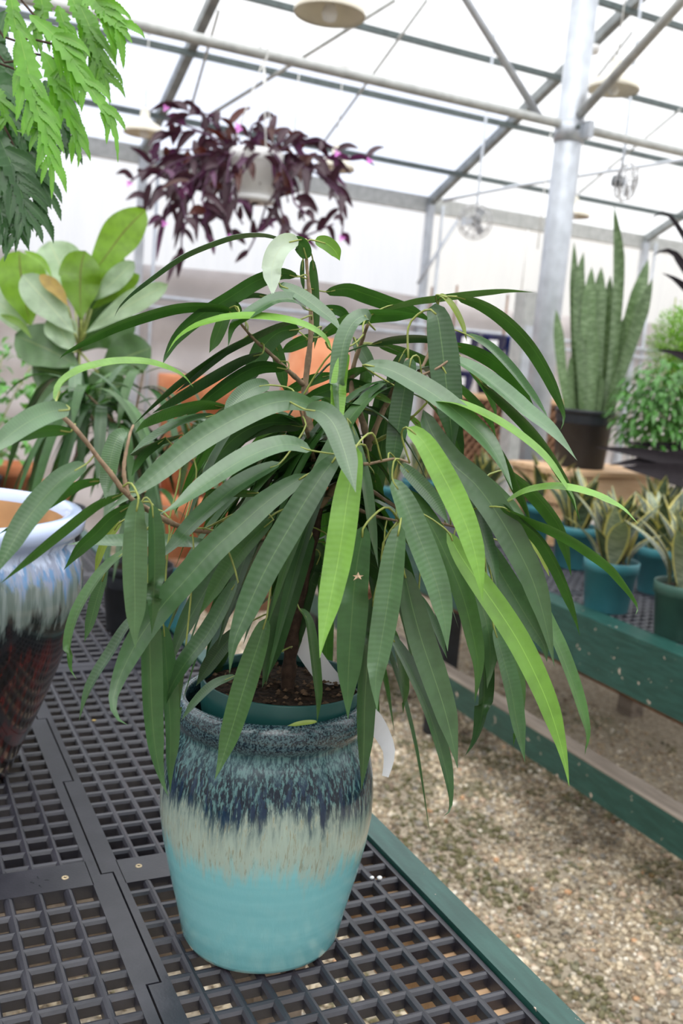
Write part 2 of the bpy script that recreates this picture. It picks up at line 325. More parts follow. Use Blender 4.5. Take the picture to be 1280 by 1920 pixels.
# ================================================================== SETTING
floor = empty('floor', (0, 0, 0), kind='structure')
g = MB(); g.add([(-30, -30, 0), (30, -30, 0), (30, 40, 0), (-30, 40, 0)], [(0, 1, 2, 3)]); g.build('gravel_bed', M['ground'], floor)
def pebbles():
    n = 52000; x = np.empty(n); y = np.empty(n)
    k = int(n*.62); x[:k] = rng.uniform(.05, 1.75, k); y[:k] = -.45+rng.random(k)**1.15*3.4
    x[k:] = rng.uniform(-1.1, 2.3, n-k); y[k:] = rng.uniform(-.6, 4.2, n-k)
    r = rng.gamma(4, .00108, n)+.0024; r = np.clip(r, .0026, .0125)
    ph = (1+5**.5)/2
    iv = np.array([(-1, ph, 0), (1, ph, 0), (-1, -ph, 0), (1, -ph, 0), (0, -1, ph), (0, 1, ph), (0, -1, -ph), (0, 1, -ph), (ph, 0, -1), (ph, 0, 1), (-ph, 0, -1), (-ph, 0, 1)])/1.902
    fi = np.array([(0, 11, 5), (0, 5, 1), (0, 1, 7), (0, 7, 10), (0, 10, 11), (1, 5, 9), (5, 11, 4), (11, 10, 2), (10, 7, 6), (7, 1, 8), (3, 9, 4), (3, 4, 2), (3, 2, 6), (3, 6, 8), (3, 8, 9), (4, 9, 5), (2, 4, 11), (6, 2, 10), (8, 6, 7), (9, 8, 1)])
    a = rng.uniform(0, 6.28, n); ca, sa = np.cos(a), np.sin(a); sc = rng.uniform(.7, 1.3, (n, 3)); sc[:, 2] *= .75
    V = iv[None]*sc[:, None]*r[:, None, None]*(1+rng.normal(0, .1, (n, 12, 1)))
    X = V[..., 0]*ca[:, None]-V[..., 1]*sa[:, None]+x[:, None]; Y = V[..., 0]*sa[:, None]+V[..., 1]*ca[:, None]+y[:, None]; Z = V[..., 2]+(r*.35)[:, None]
    co_ = np.stack([X, Y, Z], -1).reshape(-1, 3); F_ = (fi[None]+(np.arange(n)*12)[:, None, None]).reshape(-1, 3)
    me = bpy.data.meshes.new('pebbles'); me.vertices.add(n*12); me.vertices.foreach_set('co', co_.ravel().astype(np.float32))
    me.loops.add(n*60); me.loops.foreach_set('vertex_index', F_.ravel().astype(np.int32)); me.polygons.add(n*20)
    me.polygons.foreach_set('loop_start', (np.arange(n*20)*3).astype(np.int32)); me.polygons.foreach_set('use_smooth', np.ones(n*20, bool))
    me.update(calc_edges=True)
    pal = np.array([(.42, .35, .25), (.50, .43, .32), (.34, .27, .19), (.60, .54, .44), (.26, .21, .15), (.30, .28, .25), (.47, .36, .27), (.20, .155, .11), (.66, .62, .54), (.50, .30, .17)])
    c = pal[rng.choice(10, n, p=(.22, .2, .15, .1, .1, .08, .06, .05, .03, .01))]*rng.uniform(.85, 1.12, (n, 1))
    def vn(fx, seed):
        g_ = np.random.default_rng(seed).random((64, 64)); X_, Y_ = x*fx+20, y*fx+20; xi, yi = np.floor(X_).astype(int), np.floor(Y_).astype(int); fx_, fy_ = X_-xi, Y_-yi
        fx_ = fx_*fx_*(3-2*fx_); fy_ = fy_*fy_*(3-2*fy_); G = lambda a, b: g_[a % 64, b % 64]
        return (G(xi, yi)*(1-fx_)+G(xi+1, yi)*fx_)*(1-fy_)+(G(xi, yi+1)*(1-fx_)+G(xi+1, yi+1)*fx_)*fy_
    c *= 1.36
    dirt = .55*vn(3.1, 1)+.3*vn(8, 2)+.15*vn(22, 3); ms = .5*vn(5.3, 4)+.3*vn(13, 5)+.2*vn(33, 6)
    dk = np.clip((dirt-.54)/.14, 0, 1)[:, None]*(rng.random((n, 1))**.5); c = c*(1-dk*.66)
    moss = (ms > .63) & (rng.random(n) < .7); c[moss] = c[moss]*.35+np.array([.075, .085, .018])*.65
    at = me.color_attributes.new('stone', 'FLOAT_COLOR', 'POINT'); cc = np.ones((n, 12, 4), np.float32); cc[..., :3] = c[:, None]; at.data.foreach_set('color', cc.ravel())
    me.materials.append(M['pebble']); link(bpy.data.objects.new('pebbles', me), floor, kind='stuff')
pebbles()
WY, EZ, SL, RY = 6.0, 2.72, .42, .8
def roofz(Y): return EZ+(WY-Y)*SL if Y >= RY else EZ+(WY-RY)*SL-(RY-Y)*SL
BY = RY-(WY-RY); X0, X1 = -6., 12.
ceil = empty('ceiling', (3, RY, roofz(RY)), kind='structure')
b = MB(); e = .05
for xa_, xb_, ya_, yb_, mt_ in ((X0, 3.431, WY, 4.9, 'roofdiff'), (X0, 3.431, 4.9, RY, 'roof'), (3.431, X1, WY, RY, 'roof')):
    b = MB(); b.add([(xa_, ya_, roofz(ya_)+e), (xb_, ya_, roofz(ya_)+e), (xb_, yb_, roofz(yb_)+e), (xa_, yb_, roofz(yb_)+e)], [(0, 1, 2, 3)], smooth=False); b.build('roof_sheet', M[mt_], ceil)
b = MB(); b.add([(X0, RY, roofz(RY)+e), (X1, RY, roofz(RY)+e), (X1, BY, EZ+e), (X0, BY, EZ+e)], [(0, 1, 2, 3)], smooth=False); b.build('roof_sheet', M['roof'], ceil)
RX = [-5.93, -3.59, -1.25, 1.089, 3.431, 5.722, 8.06]
for X in RX:
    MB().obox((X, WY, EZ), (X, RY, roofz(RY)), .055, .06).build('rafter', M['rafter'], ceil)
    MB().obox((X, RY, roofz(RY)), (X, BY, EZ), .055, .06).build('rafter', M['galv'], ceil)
for Y in (5.504, 4.9, 4.40, 3.80, 3.2, 2.6, 2.0, 1.4):
    MB().obox((X0, Y, roofz(Y)-.035), (X1, Y, roofz(Y)-.035), .03, .035).build('purlin', M['tubedark'], ceil)
POLE = ony(1040, 480, 3.12); PX, PY = POLE[0], POLE[1]
tz = .5*(ony(240, 40, PY)[2]+ony(1090, 243, PY)[2])
MB().tube([(X0, PY, tz), (X1, PY, tz)], .024, 12).build('truss_bar', M['tube'], ceil)
a = ony(870, 0, PY); c_ = ony(1012, 232, PY); d_ = (a-c_)/np.linalg.norm(a-c_); MB().tube([(c_[0], PY, tz), c_+d_*1.6], .02, 10).build('truss_brace', M['galv'], ceil)
p = np.array([PX, PY, tz]); q = onx(1285, -6, PX); d_ = (q-p)/np.linalg.norm(q-p); MB().tube([p+d_*.08, p+d_*1.5], .024, 10).build('truss_brace', M['tube'], ceil)
def roofpt(x, y, dz=-.06):
    d = ray(x, y); k = (EZ+dz+(WY-O[1])*SL-O[2])/(d[2]+d[1]*SL); return O+d*k
for (a, b_), r in ((((740, 0), (395, 215)), .013), (((800, 0), (610, 262)), .009), (((1185, 60), (1095, 175)), .008), (((1275, 205), (1085, 362)), .009), (((410, 20), (360, 195)), .009)):
    MB().tube([roofpt(*a), roofpt(*b_)], r, 8).build('brace_rod', M['tube'], ceil)
MB().tube(spline([ony(830, 376, 4.6), ony(950, 352, 4.4), ony(1110, 326, 4.2), ony(1290, 298, 4.0)], 12), .012, 8).build('conduit', M['galv'], ceil)
for x, y0, y1, Y in ((1032, 250, 470, 4.2), (990, 430, 560, 4.4), (560, 140, 255, 4.6)):
    a = ony(x, y0, Y); c_ = ony(x-4, y1, Y); MB().tube([a, (a[0], Y, c_[2])], .004, 6).build('drop_wire', M['cord'], ceil)
# back wall: polycarbonate above a grey fabric skirt
wb = empty('wall_back', (3, WY, 0), kind='structure')
SK = 1.99
for xa_, xb_, mt_ in ((X0, 3.431, 'wallfilm'), (3.431, X1, 'wallclear')):
    b = MB(); b.add([(xa_, WY+.03, 0), (xb_, WY+.03, 0), (xb_, WY+.03, EZ+.05), (xa_, WY+.03, EZ+.05)], [(0, 1, 2, 3)]); b.build('wall_sheet', M[mt_], wb)
def skirt(P0=(-5.9, WY-.035), P1=(11.9, WY-.035), parent=None):
    n, m = 60, 26; vs = []; ln = math.hypot(P1[0]-P0[0], P1[1]-P0[1]); ux, uy = (P1[0]-P0[0])/ln, (P1[1]-P0[1])/ln
    for j in range(m+1):
        z = SK*j/m
        for i in range(n+1):
            x = ln*i/n; q = .022*math.sin(z*19+.5*math.sin(x*1.3))+.012*math.sin(z*41+x*2); vs.append((P0[0]+ux*x-uy*q, P0[1]+uy*x+ux*q, z+(.02*math.sin(x*1.7) if j == m else 0)))
    b = MB(); b.add(vs, [(j*(n+1)+i, j*(n+1)+i+1, (j+1)*(n+1)+i+1, (j+1)*(n+1)+i) for j in range(m) for i in range(n)]); return b.build('fabric_skirt', M['fabric'], parent)
skirt(parent=wb)
MB().obox((X0, WY-.02, EZ), (X1, WY-.02, EZ), .06, .12).build('eave_beam', M['tube'], wb)
for X in RX:
    MB().obox((X, WY-.06, 0), (X, WY-.06, EZ), .055, .055, (0, 1, 0)).build('wall_post', M['galv'], wb)
    MB().tube([(X+.10, WY-.09, 0), (X+.10, WY-.09, EZ)], .012, 8).build('wall_pipe', M['galv'], wb)
MB().tube([ony(783, 532, 5.86), ony(858, 412, 5.86)], .014, 8).build('wall_brace', M['galv'], wb)
for y in (568, 588): z = ony(400, y, 5.88)[2]; MB().tube([(X0, 5.88, z), (X1, 5.88, z)], .016, 8).build('wall_rail', M['galv'], wb)
for nm, X, n_ in (('wall_left', X0, 1), ('wall_right', X1, -1)):
    b = MB(); b.add([(X, WY, 0), (X, BY, 0), (X, BY, EZ), (X, RY, roofz(RY)), (X, WY, EZ)], [(0, 1, 2, 3, 4)]); w_ = b.build(nm, M['wallfilm'] if n_ < 0 else M['walldim'], kind='structure'); skirt((X+n_*.06, BY+.1), (X+n_*.06, WY-.1), w_)  # skirts on unseen side walls, added to block low light under the benches
b = MB(); b.add([(X0, BY, 0), (X1, BY, 0), (X1, BY, EZ), (X0, BY, EZ)], [(0, 1, 2, 3)]); w_ = b.build('wall_front', M['walldim'], kind='structure'); skirt((X0+.1, BY+.06), (X1-.1, BY+.06), w_)  # unseen front wall, its skirt likewise added to keep low light out
# ================================================================== BENCHES
PIT_ = .035
def bar(mb, p, q, w=.0112, h=.017, zt=HB):
    """one grating bar with rounded top"""
    p = np.array(p, float); q = np.array(q, float); t = (q-p)/np.linalg.norm(q-p); a = np.cross(t, UPV)
    pr_ = [(-w/2*.8, -h), (-w/2, -.0045), (-w/2*.6, -.0011), (0, 0), (w/2*.6, -.0011), (w/2, -.0045), (w/2*.8, -h)]
    vs = [np.array([c[0], c[1], zt])+a*x+UPV*z for c in (p, q) for x, z in pr_]
    mb.add(vs, [(i, i+1, i+8, i+7) for i in range(6)]+[(6, 0, 7, 13)], smooth=False)
def panel(xl, xr, y0, y1, xs, ys, bands, lx, rx, zt=HB):
    """xs/ys bar positions; bands: (ya, yb) solid strips; lx/rx functions of y giving frame edges"""
    mb = MB(); Z0, Z1 = zt-.017, zt
    for x in xs: 
        seg = [y0]+[v for bd in bands for v in bd]+[y1]
        for i in range(0, len(seg), 2):
            if seg[i+1]-seg[i] > .01: bar(mb, (x, seg[i]), (x, seg[i+1]), zt=zt)
    for y in ys:
        if not any(bd[0]-.004 < y < bd[1]+.004 for bd in bands): bar(mb, (xl, y), (xr, y), zt=zt-.0004)
    for bd in bands: mb.box((xl-.001, bd[0], Z0), (xr+.001, bd[1], Z1))
    for fn, xe in ((lx, xl), (rx, xr)):
        yy = y0; near_ = min((xq for _, xq in fn), key=lambda v: abs(v-xe)); mb.box((min(xe, near_), y0, Z0), (max(xe, near_), y1, Z1))
        for (yb, xq) in fn:
            if abs(xq-near_) > 1e-5: mb.box((min(near_, xq), yy+.0012, Z0), (max(near_, xq), yb-.0012, Z1))
            yy = yb
    return mb
near = empty('potting_bench', (-.6, 1.2, 0), 'green-rimmed plant bench with dark grating top, in the foreground under the turquoise pot', 'bench')
def steps(lo, hi, yA, yB, first):
    """interlocking seam: x alternates between lo and hi at the jogs"""
    js = [-.63, -.37, -.11, .12, .395, .655, .92, 1.18, 1.44, 1.70, 1.96, 2.22, 2.5, 2.8, 3.2]; out = []; 
    for i, j in enumerate(js):
        side = hi if (i % 2 == 1) else lo
        if j > yA+.001 and j < yB-.001: out.append((j, side))
    k = sum(1 for j in js if j < yB-.001); out.append((yB, hi if (k % 2 == 1) else lo)); return out
seams = [-.326, -.703, -1.080]; rows = [(-.68, .92), (.92, 2.52), (2.52, 3.3)]
yoff = [0, .0267, .009]
for ci in range(3):
    rightmost = ci == 0
    xr_seam = None if rightmost else seams[ci-1]; xl_seam = seams[ci]
    base = 0. if rightmost else (-.3768 if ci == 1 else -.7536)
    if rightmost: xs = [k*PIT_ for k in range(-8, 1)]; xl, xr = -.3065, .0335
    else: xs = [base+k*PIT_ for k in range(-8, 1)]; xl, xr = base-.309, base+.0305
    for (y0, y1) in rows:
        ys = [yoff[ci]+k*PIT_ for k in range(-40, 110)]; ys = [y for y in ys if y0+.03 < y < y1-.03]
        bands = [(y0+.001, y0+.026)]
        if y1-y0 > 1.5: bands.append((y0+.80-.030+yoff[ci]*.3, y0+.80+.028+yoff[ci]*.3))
        bands.append((y1-.026, y1-.001))
        lf = steps(xl_seam-.006+.0012, xl_seam+.009+.0012, y0, y1, 0)
        rf = [(y1, .0400)] if rightmost else steps(xr_seam-.006-.0012, xr_seam+.009-.0012, y0, y1, 0)
        pnl = panel(xl, xr, y0+.001, y1-.001, xs, ys, bands, lf, rf).build('grating_panel', M['grid'], near)
        if y0 < .5:
            for ex, ey in (((260, 1624),), ((122, 1646),), ((-150, 1670),))[ci]:
                x, y = onz(ex, ey, HB)[:2]
                MB().lathe([(.0018, .0003), (.0021, .0012), (.0040, .0012), (.0045, .0002)], 16, (x, y, HB)).build('eyelet', M['brass'], pnl)
        if ci == 1 and y0 < .5:
            for mx, my, ma in ((72, 1645, .2), (88, 1649, 1.4), (76, 1661, .3), (61, 1654, .8)):
                q = onz(mx, my, HB+.0003); MB().tube([q+np.array([.0045*math.cos(ma+u)-.0045*math.cos(ma), .0045*math.sin(ma+u)-.0045*math.sin(ma), .0]) for u in (-.6, -.2, .2, .6)], .0006, 6).build('moulded_mark', M['black'], pnl)
b = MB(); b.box((.0425, -.75, HB-.135), (.079, 3.34, HB+.006)); b.build('edge_board', M['paint'], near)
b = MB(); b.box((-1.2, -.75, HB-.135), (-1.165, 3.34, HB+.006)); b.build('edge_board', M['paint'], near)
b = MB(); b.box((-1.165, 3.305, HB-.135), (.0425, 3.34, HB+.006)); b.build('edge_board', M['paint'], near)
b = MB(); b.box((.006, -.75, HB-.125), (.0425, 3.3, HB-.019)); b.build('ledger_board', M['wood'], near)
for y in (-.45, .12, .92, 1.72, 2.52, 3.2): b = MB(); b.box((-1.165, y-.02, HB-.125), (.006, y+.02, HB-.019)); b.build('cross_beam', M['weathered'], near)
for y in (.2, 1.8, 3.1):
    for x in (-1.1, -.05): b = MB(); b.box((x-.04, y-.04, 0), (x+.04, y+.04, HB-.125)); b.build('leg', M['weathered'], near)
FX = 1.255
ftop = .5*(onx(1280, 1232, FX)[2]+onx(1024, 1126, FX)[2]); fbot = onx(1280, 1356, FX)[2]; rt_ = onx(1280, 1542, FX+.03)[2]; rb_ = onx(1280, 1614, FX+.03)[2]
HF = ftop-.006
far = empty('plant_bench', (1.9, 1.2, 0), 'deep green painted bench across the gravel aisle, holding the small teal pots', 'bench')
b = MB(); b.box((FX, -.9, fbot), (FX+.04, 3.3, ftop-.014)); b.build('edge_board', M['paint'], far)
b = MB(); b.box((FX-.001, -.9, ftop-.0138), (FX+.086, 3.3, ftop)); b.build('edge_cap', M['paint'], far)
b = MB(); b.box((FX+.06, -.9, fbot-.035), (FX+.10, 3.3, HF-.04)); b.build('joist', M['woodbrown'], far)
b = MB(); b.box((2.44, -.9, fbot), (2.475, 3.3, ftop)); b.build('edge_board', M['paint'], far)
b = MB(); b.box((FX+.04, 3.26, fbot), (2.44, 3.3, ftop)); b.build('edge_board', M['paint'], far)
b = MB(); b.box((FX+.03, -.9, rb_), (FX+.068, 3.3, rt_)); b.build('lower_rail', M['paint'], far)
b = MB(); b.box((FX+.03, -.9, rt_), (FX+.10, 3.3, rt_+.006)); b.build('rail_cap', M['weathered'], far)
for y in (.1, 2.0, 3.15):
    for x in (FX+.11, 2.36): b = MB(); b.box((x, y-.045, 0), (x+.07, y+.045, HF-.03)); b.build('leg', M['black'] if x < 2 else M['weathered'], far)
for (x0, x1) in ((FX+.089, FX+.445), (FX+.447, FX+.845), (FX+.847, 2.435)):
    for (y0, y1) in ((-.9, .60), (.602, 2.1), (2.102, 3.255)):
        xs = np.arange(x0+.04, x1-.02, PIT_); ys = np.arange(y0+.04, y1-.02, PIT_)
        panel(x0+.015, x1-.015, y0, y1, xs, ys, [(y0+.001, y0+.028), ((y0+y1)/2-.025, (y0+y1)/2+.025), (y1-.028, y1-.001)], [(y1, x0)], [(y1, x1)], zt=HF).build('grating_panel', M['grid'], far)
# ================================================================== GLAZED POTS
PC = onz(488, 1742, HB)[:2]
tp = empty('glazed_pot', (PC[0], PC[1], HB), 'turquoise ceramic pot with dark blue drip glaze under the drooping fig', 'pot')
prof = [(0, .0), (.060, 0), (.084, .0), (.0895, .004), (.0925, .010), (.100, .045), (.1095, .085), (.1175, .125), (.1215, .155), (.1220, .18), (.1195, .205), (.1140, .230), (.1075, .246), (.1035, .254), (.1030, .259), (.1075, .264), (.1098, .272), (.1090, .284), (.1055, .291), (.1000, .2935), (.0965, .290), (.0955, .280), (.098, .255), (.108, .22), (.112, .16), (.095, .06), (.085, .03), (0, .03)]
MB().lathe(prof, 96, wob=lambda g, z: .004*math.sin(g*2+1)+.002*math.sin(5*g+z*40)).build('pot_body', M['glaze'], tp, loc=(PC[0], PC[1], HB))
tp.matrix_world = Matrix.Translation(Vector((PC[0], PC[1], HB))) @ Matrix.Rotation(math.radians(-1.3), 4, Vector((sy, cy, 0)))
for c__ in tp.children: c__.matrix_parent_inverse = Matrix.Identity(4); c__.location = (0, 0, 0)
LC = (-.5135, .49)
lp = empty('glazed_pot', (*LC, HB), 'large empty pot, pale blue rim dripping over black and oxblood, at left edge', 'pot')
prof = [(0, 0), (.10, 0), (.118, .004), (.128, .03), (.165, .12), (.200, .22), (.214, .285), (.212, .325), (.202, .355), (.196, .366), (.201, .376), (.212, .386), (.2135, .400), (.207, .411), (.196, .413), (.186, .408), (.182, .395)]
MB().lathe(prof, 96).build('pot_body', M['glaze2'], lp, loc=(*LC, HB))
MB().lathe([(.182, .395), (.184, .37), (.198, .30), (.19, .22), (.15, .1), (.11, .03), (0, .025)], 64).build('pot_interior', M['clayin'], lp, loc=(*LC, HB))
# ================================================================== THE DROOPING FIG
ZS = HB+.300
fig = empty('potted_fig', (PC[0], PC[1], HB+.03), 'tall drooping fig with long strap leaves, planted inside the turquoise glazed pot', 'plant')
AX = np.array([PC[0]+.006, PC[1]+.006])
npot = MB().lathe([(0, .036), (.070, .036), (.088, .26), (.0915, .278), (.0925, .308), (.0915, .3095), (.0895, .308), (.0885, .30)], 64).build('nursery_pot', M['greenpot'], fig, loc=(AX[0], AX[1], HB))
def soil_mesh(r, c, z, amp=.004, seg=40):
    b = MB(); vs = [(c[0], c[1], z+amp)]; R_ = 9
    for i in range(1, R_+1):
        for k in range(seg): a = 6.283*k/seg; vs.append((c[0]+r*i/R_*math.cos(a), c[1]+r*i/R_*math.sin(a), z+amp*(1-(i/R_)**2)+random.uniform(-1, 1)*amp*.5*(i < R_)))
    fs = [(0, 1+k, 1+(k+1) % seg) for k in range(seg)]+[(1+(i-1)*seg+k, 1+i*seg+k, 1+i*seg+(k+1) % seg, 1+(i-1)*seg+(k+1) % seg) for i in range(1, R_) for k in range(seg)]
    b.add(vs, fs); return b
soil_mesh(.089, AX, HB+.294).build('soil', M['soil'], npot)
cr_ = MB()
for k in range(200):
    a = random.uniform(0, 6.28); q = .084*math.sqrt(random.random()); s_ = random.uniform(.0012, .0042); x, y = AX[0]+q*math.cos(a), AX[1]+q*math.sin(a); z = HB+.297+.003*(1-(q/.089)**2)
    v = [(x+s_*random.uniform(.5, 1.6), y, z), (x, y+s_*random.uniform(.6, 1.2), z), (x-s_, y, z), (x, y-s_, z), (x, y, z+s_*.8), (x, y, z-s_)]
    cr_.add(v, [(0, 1, 4), (1, 2, 4), (2, 3, 4), (3, 0, 4)], smooth=False)
cr_.build('soil_crumbs', M['perlite'], npot, kind='stuff')
TB = vdep((AX[0], AX[1], ZS))
def tt(y): return TB-(1310-y)/840*.078
def P3(x, y, d): return atd(x, y, tt(y)+d)
BR = {  # stems: list of (px, py, depth offset), radius at base and tip
 'trunk': ([(536, 1325, 0), (543, 1240, 0), (553, 1160, 0), (572, 1070, 0), (590, 990, 0), (597, 930, 0)], .0085, .0062, 'barkdark'),
 'stem_top': ([(597, 930, 0), (590, 850, .005), (576, 780, .01), (571, 735, .01), (577, 680, .01), (583, 620, .01), (581, 560, .01), (575, 500, .01), (574, 468, .01)], .0055, .0016, 'bark'),
 'stem_right': ([(595, 950, 0), (640, 900, -.02), (682, 855, -.04), (700, 812, -.05), (720, 765, -.05), (745, 715, -.05), (765, 672, -.05)], .0055, .002, 'bark'),
 'stem_mid': ([(690, 845, -.04), (680, 790, -.02), (660, 740, 0), (662, 690, 0), (678, 640, -.02), (690, 606, -.05)], .004, .0016, 'bark'),
 'stem_left': ([(585, 1010, 0), (520, 1010, -.06), (420, 1000, -.08), (340, 988, -.15), (285, 960, -.22), (240, 930, -.26), (212, 893, -.27), (190, 866, -.275), (160, 826, -.285), (135, 797, -.29), (108, 772, -.29)], .0036, .0018, 'bark'),
 'stem_upleft': ([(570, 722, .01), (540, 695, -.01), (505, 662, -.03), (475, 635, -.05), (452, 608, -.07)], .003, .0012, 'bark'),
 'stem_centre': ([(592, 890, 0), (585, 850, -.04), (577, 815, -.07), (568, 785, -.09), (560, 755, -.1)], .0035, .0014, 'bark'),
 'stem_farleft': ([(240, 930, -.26), (232, 880, -.26), (242, 820, -.25), (250, 797, -.24)], .0022, .001, 'bark'),
 'stem_front': ([(640, 905, -.02), (668, 870, -.10), (690, 870, -.12), (740, 860, -.13), (768, 868, -.14)], .003, .001, 'bark'),
 'stem_reach': ([(700, 830, -.05), (740, 808, -.07), (775, 780, -.09), (800, 755, -.10)], .0024, .001, 'petiole'),
 'stem_low': ([(640, 940, 0), (695, 965, -.05), (750, 978, -.12)], .0022, .0012, 'bark'),
 'stem_upright': ([(745, 715, -.05), (790, 690, -.02), (815, 620, 0), (822, 560, .02)], .0022, .001, 'bark'),
 'stem_side': ([(668, 900, -.02), (760, 960, -.05), (860, 990, -.08), (912, 1010, -.07)], .0022, .001, 'bark'),
 'stem_fork': ([(720, 765, -.05), (760, 720, -.06), (820, 690, -.07), (850, 668, -.06)], .0022, .001, 'bark')}
BPTS = []
for k_, (pts, r0, r1, mt) in BR.items():
    C = spline([P3(*p) for p in pts], 26); C = C if k_ != 'trunk' else np.vstack([[AX[0], AX[1], HB+.285], C[1:]])
    rr = np.linspace(r0, r1, len(C))*(1+.12*np.sin(np.arange(len(C))*1.9))
    MB().tube(C, rr, 10).build('trunk' if k_ == 'trunk' else 'branch', M[mt], fig); BPTS += list(C)
BPTS = np.array(BPTS)
